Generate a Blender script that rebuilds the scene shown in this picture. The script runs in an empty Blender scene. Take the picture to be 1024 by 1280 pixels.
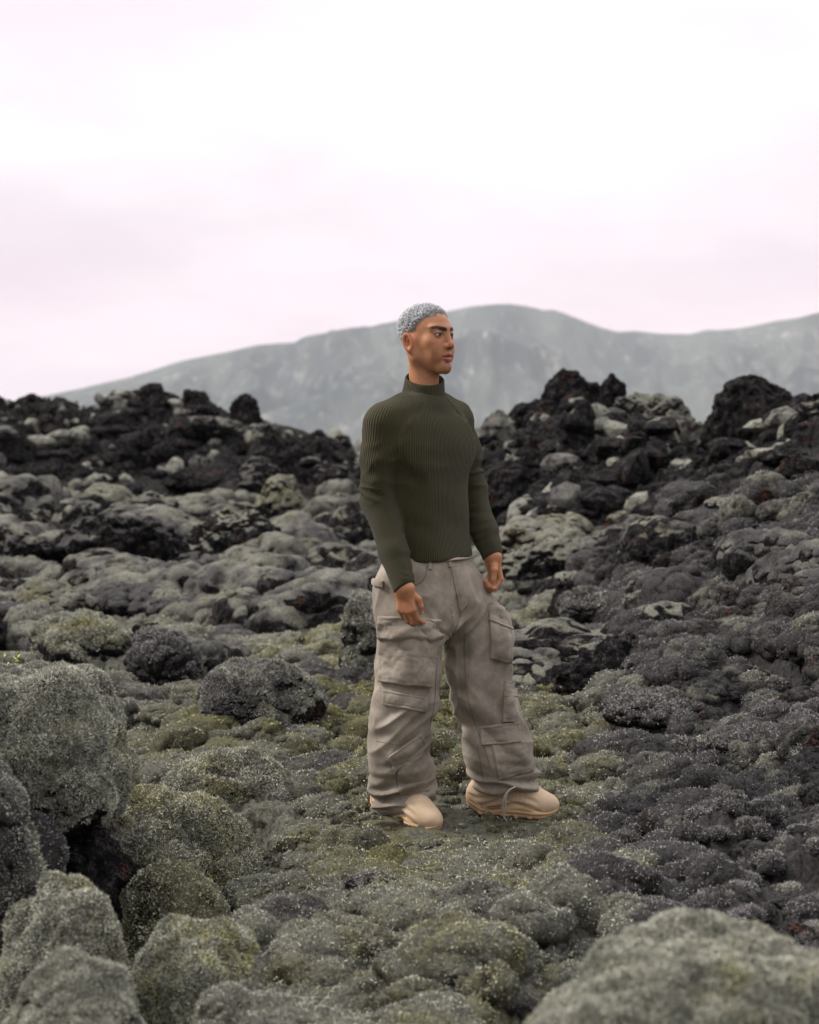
import bpy, bmesh, math, os
import numpy as np
from mathutils import Vector, Matrix
from mathutils.bvhtree import BVHTree

sc = bpy.context.scene
COL = sc.collection
F32 = np.float32
rng = np.random.default_rng(7)

# ------------------------------------------------------------------ noise
_perm = np.random.default_rng(11).permutation(256).astype(np.int32)
PERM = np.concatenate([_perm, _perm, _perm])
_g = np.random.default_rng(5).normal(size=(256, 3)); _g /= np.linalg.norm(_g, axis=1)[:, None]
GR = _g.astype(F32)
JIT = np.random.default_rng(6).random((256, 3)).astype(F32)
RND = np.random.default_rng(9).random(256).astype(F32)

def perlin(p, seed=0):
    """3-D gradient noise, about -1..1; p is (N,3)"""
    p = np.asarray(p, F32)
    i = np.floor(p).astype(np.int32); f = p - i; i = i & 255
    u = f * f * f * (f * (f * 6 - 15) + 10)
    out = 0
    for dx in (0, 1):
        wx = u[:, 0] if dx else 1 - u[:, 0]
        px = PERM[((i[:, 0] + dx) & 255) + 0] + seed
        for dy in (0, 1):
            wy = u[:, 1] if dy else 1 - u[:, 1]
            py = PERM[(px + i[:, 1] + dy) & 255]
            for dz in (0, 1):
                wz = u[:, 2] if dz else 1 - u[:, 2]
                g = GR[PERM[(py + i[:, 2] + dz) & 255]]
                out = out + wx * wy * wz * (g[:, 0] * (f[:, 0] - dx) + g[:, 1] * (f[:, 1] - dy) + g[:, 2] * (f[:, 2] - dz))
    return out * 1.6

def fbm(p, oct=4, gain=.5, seed=0):
    p = np.asarray(p, F32); a = 1.; s = 0; t = 0
    for k in range(oct):
        s = s + a * perlin(p, seed + 17 * k); t += a
        p = p * F32(2.03) + F32(3.1); a *= gain
    return s / t

def worley(p, seed=0, dim=3):
    """F1, F2 distances and a random id of the nearest cell"""
    p = np.asarray(p, F32)
    i = np.floor(p).astype(np.int32); f = p - i
    n = len(p); f1 = np.full(n, 9, F32); f2 = np.full(n, 9, F32); idr = np.zeros(n, F32)
    zs = (-1, 0, 1) if dim == 3 else (0,)
    for dx in (-1, 0, 1):
        hx = PERM[(i[:, 0] + dx + seed) & 255]
        for dy in (-1, 0, 1):
            hy = PERM[(hx + i[:, 1] + dy) & 255]
            for dz in zs:
                h = PERM[(hy + ((i[:, 2] + dz) if dim == 3 else 0)) & 255]
                j = JIT[h]
                d = (j[:, 0] + dx - f[:, 0]) ** 2 + (j[:, 1] + dy - f[:, 1]) ** 2
                if dim == 3: d = d + (j[:, 2] + dz - f[:, 2]) ** 2
                m = d < f1
                f2 = np.where(m, f1, np.minimum(f2, d)); f1 = np.where(m, d, f1)
                idr = np.where(m, RND[h], idr)
    return np.sqrt(f1), np.sqrt(f2), idr

def sstep(a, b, x):
    t = np.clip((x - a) / (b - a), 0, 1); return t * t * (3 - 2 * t)

def P2(x, y, s, o=0.):
    return np.stack([x * s + o, y * s - o, np.full_like(x, o * .37 + .5)], 1).astype(F32)

# ------------------------------------------------------------------ mesh helpers
def mesh_np(name, V, F, smooth=True):
    V = np.ascontiguousarray(V, F32); F = np.ascontiguousarray(F, np.int32)
    me = bpy.data.meshes.new(name); n, k = F.shape
    me.vertices.add(len(V)); me.vertices.foreach_set('co', V.ravel())
    me.loops.add(n * k); me.loops.foreach_set('vertex_index', F.ravel())
    me.polygons.add(n); me.polygons.foreach_set('loop_start', np.arange(0, n * k, k, dtype=np.int32))
    me.update(calc_edges=True)
    me.polygons.foreach_set('use_smooth', np.full(n, smooth, bool))
    return me

def set_col(me, name, C):
    a = me.attributes.new(name, 'FLOAT_COLOR', 'POINT')
    C = np.asarray(C, F32)
    if C.shape[1] == 3: C = np.concatenate([C, np.ones((len(C), 1), F32)], 1)
    a.data.foreach_set('color', np.ascontiguousarray(C, F32).ravel())

def link(name, me, mat=None, parent=None):
    o = bpy.data.objects.new(name, me); COL.objects.link(o)
    if mat is not None and not me.materials: me.materials.append(mat)
    if parent is not None: o.parent = parent
    return o

def tag(o, label=None, cat=None, group=None, kind=None):
    if label: o['label'] = label
    if cat: o['category'] = cat
    if group: o['group'] = group
    if kind: o['kind'] = kind
    return o

def vnormals(V, F):
    a, b, c = V[F[:, 0]], V[F[:, 1]], V[F[:, 2]]
    fn = np.cross(b - a, (V[F[:, -1]] if F.shape[1] == 4 else c) - a)
    if F.shape[1] == 4: fn = np.cross(c - a, V[F[:, 3]] - b)
    N = np.zeros((len(V), 3))
    for k in range(F.shape[1]):
        for d in range(3): N[:, d] += np.bincount(F[:, k], fn[:, d], len(V))
    return (N / np.maximum(np.linalg.norm(N, axis=1), 1e-12)[:, None]).astype(F32)

_ico = {}
def ico(n):
    if n not in _ico:
        bm = bmesh.new(); bmesh.ops.create_icosphere(bm, subdivisions=n, radius=1)
        bm.verts.index_update()
        _ico[n] = (np.array([v.co[:] for v in bm.verts], F32), np.array([[v.index for v in f.verts] for f in bm.faces], np.int32)); bm.free()
    return _ico[n]

# ------------------------------------------------------------------ camera
CAMZ = 1.37; FPX = 2133.3
TH = math.atan(100 / FPX)
FW = np.array([0, math.cos(TH), -math.sin(TH)]); UP = np.array([0, math.sin(TH), math.cos(TH)])
CAMP = np.array([0, 0, CAMZ])
def ray(px, py):
    return FW + np.array([1., 0, 0]) * ((px - 512) / FPX) + UP * ((640 - py) / FPX)
def at(px, py, y):
    r = ray(px, py); return CAMP + r * (y / r[1])
def proj(P):
    d = np.asarray(P) - CAMP; f = d @ FW
    return 512 + d[..., 0] / f * FPX, 640 - (d @ UP) / f * FPX

cd = bpy.data.cameras.new('camera'); cam = bpy.data.objects.new('camera', cd); COL.objects.link(cam)
cam.location = CAMP; cam.rotation_euler = (math.pi / 2 - TH, 0, 0)
cd.sensor_fit = 'HORIZONTAL'; cd.sensor_width = 24; cd.lens = 50; cd.clip_start = .05; cd.clip_end = 60000
cd.dof.use_dof = True; cd.dof.focus_distance = 6.0; cd.dof.aperture_fstop = 2.8
sc.camera = cam

# ------------------------------------------------------------------ node helpers
class NT:
    def __init__(s, mat):
        mat.use_nodes = True; s.t = mat.node_tree; s.t.nodes.clear()
    def n(s, typ, **kw):
        nd = s.t.nodes.new(typ)
        for k, v in kw.items():
            if k.startswith('i_'):
                nd.inputs[k[2:].replace('_', ' ')].default_value = v
            else: setattr(nd, k, v)
        return nd
    def l(s, a, b): s.t.links.new(a, b)
    def noise(s, vec, scale, detail=4, rough=.55):
        nd = s.n('ShaderNodeTexNoise'); nd.inputs['Scale'].default_value = scale
        nd.inputs['Detail'].default_value = detail; nd.inputs['Roughness'].default_value = rough
        if vec is not None: s.l(vec, nd.inputs['Vector'])
        return nd.outputs['Fac']
    def ramp(s, fac, lo, hi, smooth=True):
        nd = s.n('ShaderNodeMapRange'); nd.interpolation_type = 'SMOOTHSTEP' if smooth else 'LINEAR'
        nd.inputs['From Min'].default_value = lo; nd.inputs['From Max'].default_value = hi
        s.l(fac, nd.inputs['Value']); return nd.outputs['Result']
    def mixc(s, fac, a, b, mode='MIX'):
        nd = s.n('ShaderNodeMix'); nd.data_type = 'RGBA'; nd.blend_type = mode
        for sock, v in ((nd.inputs[0], fac), (nd.inputs[6], a), (nd.inputs[7], b)):
            if isinstance(v, (tuple, list)): sock.default_value = (*v[:3], 1)
            elif isinstance(v, (int, float)): sock.default_value = v
            else: s.l(v, sock)
        return nd.outputs[2]
    def math(s, op, a, b=0., clamp=False):
        nd = s.n('ShaderNodeMath'); nd.operation = op; nd.use_clamp = clamp
        for sock, v in ((nd.inputs[0], a), (nd.inputs[1], b)):
            if isinstance(v, (int, float)): sock.default_value = v
            else: s.l(v, sock)
        return nd.outputs[0]
    def out(s, bsdf):
        o = s.n('ShaderNodeOutputMaterial'); s.l(bsdf, o.inputs['Surface'])
    def bsdf(s, col, rough=.9, spec=.2, bump=None, bstr=.3, bdist=.01):
        b = s.n('ShaderNodeBsdfPrincipled')
        if isinstance(col, (tuple, list)): b.inputs['Base Color'].default_value = (*col[:3], 1)
        else: s.l(col, b.inputs['Base Color'])
        if isinstance(rough, (int, float)): b.inputs['Roughness'].default_value = rough
        else: s.l(rough, b.inputs['Roughness'])
        b.inputs['Specular IOR Level'].default_value = spec
        if bump is not None:
            bp = s.n('ShaderNodeBump'); bp.inputs['Strength'].default_value = bstr; bp.inputs['Distance'].default_value = bdist
            s.l(bump, bp.inputs['Height']); s.l(bp.outputs['Normal'], b.inputs['Normal'])
        return b

C_YG = (.275, .262, .128); C_GREY = (.295, .294, .245); C_LICH = (.120, .114, .115)
C_ROCK = (.0080, .0076, .0078); C_RUST = (.105, .042, .024); C_BROWN = (.036, .028, .022)

def ground_material(name):
    """mask attribute: R yellow-green moss, G grey-violet lichen, B bare lava; the rest is grey hoary moss"""
    m = bpy.data.materials.new(name); t = NT(m)
    at_ = t.n('ShaderNodeAttribute', attribute_name='mask'); sep = t.n('ShaderNodeSeparateColor'); t.l(at_.outputs['Color'], sep.inputs[0])
    geo = t.n('ShaderNodeNewGeometry'); pos = geo.outputs['Position']
    n1 = t.noise(pos, 3.0, 5); n2 = t.noise(pos, 19, 5, .65); n3 = t.noise(pos, 95, 3, .7); n4 = t.noise(pos, 7.3, 6, .6)
    def soft(ch, w=.35):   # perturb the mask edge with noise
        a = t.math('ADD', ch, t.math('MULTIPLY', t.math('SUBTRACT', n4, .5), 1.3))
        a = t.math('ADD', a, t.math('MULTIPLY', t.math('SUBTRACT', n2, .5), .9))
        return t.ramp(a, .5 - w, .5 + w)
    c = t.mixc(soft(sep.outputs[0], .3), C_GREY, C_YG)
    c = t.mixc(soft(sep.outputs[1], .25), c, C_LICH)
    c = t.mixc(t.math('MULTIPLY', t.ramp(t.math('ADD', t.math('MULTIPLY', n4, .6), t.math('MULTIPLY', n2, .4)), .52, .62), .85), c, C_BROWN)
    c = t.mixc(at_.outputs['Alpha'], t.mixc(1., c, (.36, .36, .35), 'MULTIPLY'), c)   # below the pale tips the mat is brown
    rk = t.mixc(t.ramp(t.math('ADD', t.math('MULTIPLY', n2, .55), t.math('MULTIPLY', n3, .45)), .47, .66), C_ROCK, (.066, .061, .060))
    rk = t.mixc(t.math('MULTIPLY', t.ramp(n4, .60, .68), t.ramp(n3, .45, .6)), rk, C_RUST)
    c = t.mixc(soft(sep.outputs[2], .18), c, rk)
    v = t.math('ADD', t.math('MULTIPLY', n3, 1.1), t.math('MULTIPLY', n2, .75))
    c = t.mixc(1., c, t.mixc(t.ramp(v, .62, 1.22, False), (.30, .29, .29), (1.65, 1.65, 1.65)), 'MULTIPLY')
    h = t.math('ADD', t.math('MULTIPLY', n3, .6), t.noise(pos, 310, 2, .7))
    t.out(t.bsdf(c, .95, .08, h, .9, .014).outputs[0])
    return m

def fuzz_material(name):
    m = bpy.data.materials.new(name); t = NT(m)
    a = t.n('ShaderNodeAttribute', attribute_name='col')
    t.out(t.bsdf(a.outputs['Color'], .85, .15).outputs[0]); return m

M_GROUND = ground_material('moss_and_lava')
M_FUZZ = fuzz_material('moss_tips')
# ------------------------------------------------------------------ the lie of the land
DK = np.array([0, 2, 3, 4, 5, 6, 8, 10, 13, 17, 21, 25, 30, 40, 70, 140, 9000.])
PK = np.array([-2500, -400, -100, 100, 200, 300, 440, 560, 680, 800, 900, 1024, 1250, 1700, 4000.])
ZT = np.array([
 #  0    2    3    4    5    6    8    10   13   17   21   25   30   40   70  140 9000
 [.3,  .3,  .3,  .3,  .3,  .3,  .3,  .3,  .35, .5,  .7, 1.5, 1.5, 1.0,  -1, -6, -30],
 [.2,  .2,  .2,  .2,  .2,  .2,  .2,  .3,  .35, .5,  .7, 1.6, 1.55, .8,  -1, -6, -30],
 [-.1,-.1, -.1,  .0,  .05, .05, .10, .2,  .25, .48, .72, 1.70,1.6, .8,  -1, -6, -30],
 [-.1,-.1, -.15,-.30,-.55,-.45, .00, .05, .13, .44, .62, 1.64,1.5,  .7,  -1, -6, -30],
 [-.1,-.1, -.12,-.20,-.50,-.28, .00, .03, .10, .38, .62, 1.66,1.5,  .7,  -1, -6, -30],
 [-.1,-.1, -.08,-.05,-.13,-.06, .00, .01, .05, .26, .6, 1.62,1.3,  .7,  -1, -6, -30],
 [-.05,-.05,-.05,-.04,-.03, .0, .02, .03, .09, .32, .66,1.06,.95,  .6,  -1, -6, -30],
 [-.05,-.05,-.05,-.04,-.03,.01, .03, .05, .10, .25, .65,1.0, .9,  .6,  -1, -6, -30],
 [-.05,-.05,-.05,-.03,-.01,.02, .05, .10, .36,1.55,1.3, 1.0,  .8,  .4,  -1, -6, -30],
 [-.05,-.05,-.05,-.03, .0, .05, .20, .32, .72,1.58,1.25, 1.0,  .8,  .4,  -1, -6, -30],
 [-.02,-.02,-.02, .0, .02, .08, .32, .62,1.02,1.15,1.0, 1.0,  .8,  .4,  -1, -6, -30],
 [.0,  .0,   .0, .02, .06, .18, .52, .86,1.26,1.36,1.3, 1.1,  .9,  .4,  -1, -6, -30],
 [.1,  .1,   .1, .15, .25, .38, .72,1.10,1.70,1.9, 1.7, 1.3, 1.0,  .5,  -1, -6, -30],
 [.2,  .2,   .2, .3,  .4,  .55, .9, 1.30,1.9, 2.1, 1.8, 1.4, 1.0,  .5,  -1, -6, -30],
 [.3,  .3,   .3, .3,  .4,  .6,  .9, 1.30,1.9, 2.1, 1.8, 1.4, 1.0,  .5,  -1, -6, -30]])

def _pchip_rows(xk, Y, xs):
    """monotone cubic along axis 1"""
    h = np.diff(xk); d = np.diff(Y, axis=1) / h
    m = np.zeros_like(Y)
    w1 = 2 * h[1:] + h[:-1]; w2 = h[1:] + 2 * h[:-1]
    same = (d[:, :-1] * d[:, 1:]) > 0
    with np.errstate(divide='ignore', invalid='ignore'):
        hm = (w1 + w2) / (w1 / d[:, :-1] + w2 / d[:, 1:])
    m[:, 1:-1] = np.where(same, hm, 0)
    k = np.clip(np.searchsorted(xk, xs, 'right') - 1, 0, len(xk) - 2)
    t = (xs - xk[k]) / h[k]
    return (Y[:, k] * (1 + 2 * t) * (1 - t) ** 2 + m[:, k] * h[k] * t * (1 - t) ** 2
            + Y[:, k + 1] * t * t * (3 - 2 * t) + m[:, k + 1] * h[k] * t * t * (t - 1))
_DS = np.exp(np.linspace(math.log(.3), math.log(9000), 700)); _LD0, _LDS = math.log(.3), (math.log(9000) - math.log(.3)) / 699
_PS = np.linspace(-2500, 4000, 651)
_T = _pchip_rows(DK, ZT, _DS)
_T = _pchip_rows(PK, _T.T.copy(), _PS).T if False else _pchip_rows(PK, np.ascontiguousarray(_T.T), _PS).T
def _bl(T, u, v):
    i = np.clip(np.floor(u).astype(int), 0, T.shape[0] - 2); j = np.clip(np.floor(v).astype(int), 0, T.shape[1] - 2)
    a = np.clip(u - i, 0, 1); b = np.clip(v - j, 0, 1)
    return T[i, j] * (1 - a) * (1 - b) + T[i + 1, j] * a * (1 - b) + T[i, j + 1] * (1 - a) * b + T[i + 1, j + 1] * a * b
def polar(x, y):
    d = np.hypot(x, y); ang = np.clip(np.arctan2(x, y), -1.03, 1.03)
    return 512 + np.tan(ang) * FPX, d
def base_h(x, y):
    px, d = polar(x, y)
    back = sstep(1.2, 1.9, np.abs(np.arctan2(x, y)))
    z = _bl(_T, (np.clip(px, -2500, 4000) + 2500) / 10, (np.log(np.maximum(d, .3)) - _LD0) / _LDS)
    return z * (1 - back) + back * (.2 - 8 * sstep(20, 200, d))
def flat_w(x, y):     # trodden flat round the man's feet
    return np.exp(-(((x - .13) / .50) ** 2 + ((y - 5.93) / .36) ** 2) ** 2)

def zones(x, y):
    """rockiness and right-hand lichen field, both 0..1"""
    px, d = polar(x, y)
    w = fbm(P2(x, y, .22), 3, seed=3); w2 = fbm(P2(x, y, .9, 4.), 3, seed=8)
    left = sstep(21.0, 23.5, d + 1.5 * w) * sstep(330, 200, px + 60 * w)
    right = sstep(12.2, 14.2, d + 2.5 * w + 1.0 * w2) * sstep(590, 640, px + 40 * w)
    rock = np.clip(np.maximum(left, right), 0, 1)
    rock = np.maximum(rock, .7 * sstep(15, 18, d) * sstep(650, 600, px) * sstep(.12, .32, w2 + w))
    lich = sstep(560, 820, px + 230 * w + 170 * w2 - 240 * np.exp(-((d - 7.3) / 1.2) ** 2) * sstep(860, 700, px)) * sstep(3.0, 4.2, d)
    lich = np.maximum(lich, .7 * sstep(.16, .42, w2 + .5 * w) * sstep(3.5, 5.5, d))
    return rock, np.clip(lich, 0, 1)

def mid_h(x, y):
    """what lies between the broad lie of the land and the cushions"""
    px, d = polar(x, y)
    a = sstep(30, 60, d)
    n = .085 * fbm(P2(x, y, .75, 1.), 3, seed=1) + .05 * fbm(P2(x, y, 2.1, 2.), 3, seed=2)
    far = sstep(7, 13, d)
    n = n * (1 + 1.5 * far) + far * .16 * fbm(P2(x, y, .33, 5.), 3, seed=6)
    return n * (1 - .5 * a) * (1 - .92 * flat_w(x, y))
FOOT_Z = 0.0
def soft_h(x, y):
    f = flat_w(x, y)
    fz = -.008 + .12 * (y - 5.8) - .05 * (x - .09)
    return (base_h(x, y) + mid_h(x, y)) * (1 - f) + f * fz

def fine_h(x, y):
    px, d = polar(x, y)
    rock, lich = zones(x, y)
    keep = 1 - .8 * flat_w(x, y)
    wx = .10 * fbm(P2(x, y, 3.2, 7.), 2, seed=4); wy = .10 * fbm(P2(x, y, 3.2, 9.), 2, seed=5)
    xx, yy = x + wx, y + wy
    h = np.zeros_like(x)
    # cushions: three sizes of rounded cells with creases between
    f1, f2, r = worley(P2(xx, yy, 1 / .34), 3, 2); c1 = np.clip(1 - (f1 / .85) ** 2, 0, 1) * (.5 + .7 * r)
    f1, f2, r2 = worley(P2(xx, yy, 1 / .135, 3.), 9, 2); c2 = np.clip(1 - (f1 / .85) ** 2, 0, 1) ** .8 * (.4 + .8 * r2)
    f1, f2, r3 = worley(P2(x + .3 * wx, y + .3 * wy, 1 / .048, 5.), 21, 2); c3 = np.clip(1 - (f1 / .8) ** 2, 0, 1) * (.5 + .7 * r3)
    big = sstep(-.2, .5, fbm(P2(x, y, 1.1, 11.), 2, seed=13))
    h += c1 * (.125 + .01 * lich) * (.35 + 1.0 * big)
    h += c2 * (.036 + .012 * lich) * (1 - .5 * rock)
    h += c3 * (.016 + .010 * lich)
    h += .009 * fbm(P2(x, y, 42., 1.), 2, seed=31) + .007 * fbm(P2(x, y, 110., 2.), 1, seed=32)
    h = (h - .06) * keep
    # crags on the dark slopes
    if rock.max() > .01:
        f1, f2, r = worley(P2(xx * 1., yy * .8, 1 / 1.1, 2.), 40, 2); g1, g2, q = worley(P2(x, y, 1 / .42, 8.), 44, 2)
        h += rock * (.34 * r * sstep(.02, .25, f2 - f1) + .16 * q * sstep(.02, .3, g2 - g1) - .2)
        h += rock * (.20 * fbm(P2(x, y, 2.6, 2.), 4, .62, seed=50) + .07 * np.abs(fbm(P2(x, y, 9., 2.), 3, .6, seed=51)))
    h = h * (1 - .9 * sstep(60, 150, d)) + sstep(50, 120, d) * .6 * fbm(P2(x, y, .08), 3, seed=61)
    return h, rock, lich, np.clip(.55 * c2 + .45 * c1 * 1.2, 0, 1)

def ground_z(x, y):
    x = np.atleast_1d(np.asarray(x, float)); y = np.atleast_1d(np.asarray(y, float))
    return soft_h(x, y)

def moss_mask(x, y, px, d):
    w = fbm(P2(x, y, 1.3, 3.), 4, seed=71); w3 = fbm(P2(x, y, .45, 6.), 3, seed=72)
    yg = np.exp(-((px - 560) / 330) ** 2) * (.17 + .58 * np.exp(-((d - 8.0) / 3.2) ** 2)) + .55 * w + .35 * w3
    return yg, w, w3

def build_ground():
    core = np.radians(np.linspace(-16.5, 16.5, 1000))
    step = []
    a = 16.5
    while a < 178: a += max(.06, (a - 16.5) * .16 + .06); step.append(a)
    step = np.radians([s for s in step if s < 179])
    ang = np.concatenate([-step[::-1], core, step])
    r = [.25]
    while r[-1] < 9200:
        q = r[-1]
        k = .06 if q < 2.2 else .0019 if q < 14 else .0026 if q < 30 else .012 if q < 60 else .05
        r.append(q * (1 + k))
    r = np.array(r); na, nr = len(ang), len(r)
    A, R = np.meshgrid(ang, r)
    x = (R * np.sin(A)).ravel(); y = (R * np.cos(A)).ravel()
    z = soft_h(x, y); f, rock, lich, cush = fine_h(x, y); z = z + f
    V = np.stack([x, y, z], 1)
    idx = np.arange(na * nr).reshape(nr, na)
    Fq = np.stack([idx[:-1, :-1], idx[:-1, 1:], idx[1:, 1:], idx[1:, :-1]], 2).reshape(-1, 4)[:, ::-1]
    close = np.stack([idx[:-1, -1], idx[:-1, 0], idx[1:, 0], idx[1:, -1]], 1)[:, ::-1]
    Fq = np.concatenate([Fq, close])
    px, d = polar(x, y)
    yg, w, w3 = moss_mask(x, y, px, d)
    N = vnormals(V, Fq)
    bare = rock * sstep(.97, .80, N[:, 2] + .10 * w) + .8 * sstep(.55, .35, N[:, 2]) * (1 - rock) * sstep(9, 14, d)
    bare = np.maximum(bare, rock * sstep(.05, .3, w3 + .5 * w) )
    dirt = sstep(.42, .60, fbm(P2(x, y, 1.9, 14.), 4, seed=77)) * .9 * (d < 14)
    bare = np.maximum(bare, dirt * (1 - flat_w(x, y)))
    me = mesh_np('ground', V, Fq)
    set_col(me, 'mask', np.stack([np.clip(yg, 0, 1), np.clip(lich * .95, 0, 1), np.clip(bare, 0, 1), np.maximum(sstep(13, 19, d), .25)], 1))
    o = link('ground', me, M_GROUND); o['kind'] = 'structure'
    o['label'] = 'uneven lava field covered in grey and yellow-green moss'
    return dict(V=V, N=N, na=na, nr=nr, r=r, ang=ang, yg=yg, lich=lich, bare=bare, d=d, px=px, cush=cush)

G = build_ground()

# ------------------------------------------------------------------ fuzz: single moss shoots
def fuzz_mesh(name, P, N, length, width, col, seed=0, up=.12, spread=1.3):
    g = np.random.default_rng(seed); n = len(P)
    d = N + g.normal(size=(n, 3)) * spread * .6; d[:, 2] += up
    d /= np.linalg.norm(d, axis=1)[:, None]
    s = np.cross(d, g.normal(size=(n, 3))); s /= np.linalg.norm(s, axis=1)[:, None]
    L = (length * (.5 + g.random(n)))[:, None]; W = (width * (.6 + .8 * g.random(n)))[:, None]
    b = P - d * L * .25
    V = np.stack([b - s * W * .5, b + s * W * .5, b + d * L * 1.15], 1).reshape(-1, 3)
    tint = (.62 + .66 * g.random(n) ** 1.3)[:, None] * (1 + .40 * perlin(P * 14, seed) + .30 * perlin(P * 42, seed + 1))[:, None]
    base = col * tint
    tip = base * .85 + np.array([.30, .30, .25]) *  .33 * tint
    C = np.stack([base * .85, base * .85, tip], 1).reshape(-1, 3)
    me = mesh_np(name, V, np.arange(3 * n).reshape(n, 3), False)
    set_col(me, 'col', np.clip(C, 0, 1)); return me

def moss_colour(yg, lich, bare):
    c = np.array(C_GREY) * (1 - yg)[:, None] + np.array(C_YG) * yg[:, None]
    c = c * (1 - lich)[:, None] + np.array(C_LICH) * 1.25 * lich[:, None]
    return c * 1.5

def build_ground_fuzz():
    g = np.random.default_rng(21); nr, na, r = G['nr'], G['na'], G['r']
    i0, i1 = np.searchsorted(r, 2.6), np.searchsorted(r, 19.0)
    j = np.where(np.abs(G['ang']) < math.radians(15.8))[0]; n = 520000
    ri = g.integers(i0, i1, n); ci = g.integers(j[0], j[-1], n); k = ri * na + ci
    keep = (g.random(n) < .18 + 1.1 * G['cush'][k] + .8 * flat_w(G['V'][k, 0], G['V'][k, 1])) & (G['bare'][k] < .45) & (G['N'][k][:, 2] > .1); k = k[keep]
    P = G['V'][k] + (G['V'][k + 1] - G['V'][k]) * g.random((len(k), 1)); N = G['N'][k]; d = G['d'][k]
    noise = .30 * perlin(P * 9, 3) + .25 * perlin(P * 31, 5)
    yg = np.clip(G['yg'][k] + noise, 0, 1); yg = sstep(.2, .75, yg)
    li = sstep(.25, .75, np.clip(G['lich'][k] + 1.1 * noise, 0, 1))
    me = fuzz_mesh('moss', P, N, 0.0034 + .0009 * d, .0021 + .00065 * d, moss_colour(yg, li, 0), 3)
    o = link('moss_carpet', me, M_FUZZ); tag(o, 'short hoary moss growing all over the lava ground around the man', 'moss', kind='stuff')
build_ground_fuzz()
# ------------------------------------------------------------------ boulders
def crag_support(D, seed, k=15, sharp=14.):
    g = np.random.default_rng(seed); n = g.normal(size=(k, 3)); n[:, 2] = np.abs(n[:, 2]) * .9 + .05
    n = np.concatenate([n, g.normal(size=(5, 3)) - [0, 0, .6]]); n /= np.linalg.norm(n, axis=1)[:, None]
    a = .62 + .38 * g.random(len(n))
    q = np.maximum(D @ n.T, 0) / a
    return (1 / np.maximum((q ** sharp).sum(1), 1e-9) ** (1 / sharp)).clip(.3, 1.35)

def boulder_shape(style, rad, seed, level, rough=1., boxy=0., lump=1.):
    """vertices (metres, centred) and faces of one boulder; rad = half sizes"""
    D, Fc = ico(level); o = F32(seed * 3.71 + 1.3); rad = np.array(rad, F32)
    S = float((rad[0] * rad[1] * rad[2]) ** (1 / 3.)) * 2
    if style == 'crag':
        r = crag_support(D, seed) * (1 + .16 * fbm(D * 1.6 + o, 3, seed=5))
    elif style == 'lichen':
        r = 1 + .25 * fbm(D * 1.5 + o, 3, seed=3)
    else:
        r = (1 + .42 * fbm(D * 1.15 + o, 3, seed=2)) * (.45 + .55 * np.minimum(crag_support(D, seed, 9, 7.), 1.1))
    P = D * r[:, None]
    P[:, 2] = np.sign(P[:, 2]) * np.abs(P[:, 2]) ** .85
    if boxy: P = np.sign(P) * np.abs(P) ** (1 - boxy)
    P = P * rad
    def disp(P, amt):
        return P + vnormals(P, Fc) * np.asarray(amt)[:, None]
    w = P + (.12 * S) * np.stack([fbm(P / (.4 * S) + o + k, 2, seed=40 + k) for k in range(3)], 1)
    if style == 'crag':
        f1, f2, idr = worley(w / (.42 * S) + o, 3); P = disp(P, .13 * S * (idr - .5) * sstep(.0, .22, f2 - f1))
        f1, f2, idr = worley(w / (.17 * S) + o, 7); P = disp(P, .055 * S * rough * ((idr - .45) * sstep(0, .25, f2 - f1)))
        P = disp(P, .095 * S * rough * fbm(P / (.16 * S) + o, 5, .66, 9))
    elif style == 'lichen':
        f1, f2, idr = worley(w / (.36 * S) + o, 3); P = disp(P, .14 * S * (1 - f1 ** 2) * (.5 + idr))
        c = max(.035, .17 * S); f1, f2, idr = worley(P / c + o, 7); P = disp(P, .62 * c * (np.sqrt(np.clip(1 - (f1 / .95) ** 2, 0, 1)) - .4) * (.5 + .8 * idr))
        c = max(.022, .075 * S if S > .7 and level < 6 else 0); f1, f2, idr = worley(P / c + o, 9); P = disp(P, .45 * c * (1 - f1 ** 2))
    else:
        f1, f2, idr = worley(w / (.50 * S) + o, 3); P = disp(P, lump * .15 * S * (1 - f1 ** 2) * (.35 + .9 * idr))
        P = disp(P, .05 * S * fbm(P / (.22 * S) + o, 3, seed=12))
        c = max(.05, .10 * S); f1, f2, idr = worley(w / c + o, 7); P = disp(P, (.4 + .6 * lump) * .26 * c * (1 - f1 ** 2) * (.4 + idr))
        c = .030; f1, f2, idr = worley(P / c + o, 9); P = disp(P, .20 * c * (1 - f1 ** 2))
    return P.astype(F32), Fc

def boulder_masks(P, Fc, style, moss, yg, lich, seed, alpha=.6):
    N = vnormals(P, Fc); o = F32(seed * 1.9); S = float(np.abs(P).max())
    n = fbm(P / (.35 * S) + o, 4, seed=33)
    cover = sstep(-.12, .22, N[:, 2] * .75 + .6 * n + (moss - .62) * 2.4)      # moss settles on the tops
    bare = 1 - cover
    a = np.clip(yg + .5 * fbm(P / (.5 * S) + o, 3, seed=34), 0, 1)
    l = np.clip(lich + .55 * fbm(P / (.4 * S) + o + 3, 3, seed=35), 0, 1)
    return N, np.stack([a, l, bare, np.full(len(a), alpha)], 1)

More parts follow.
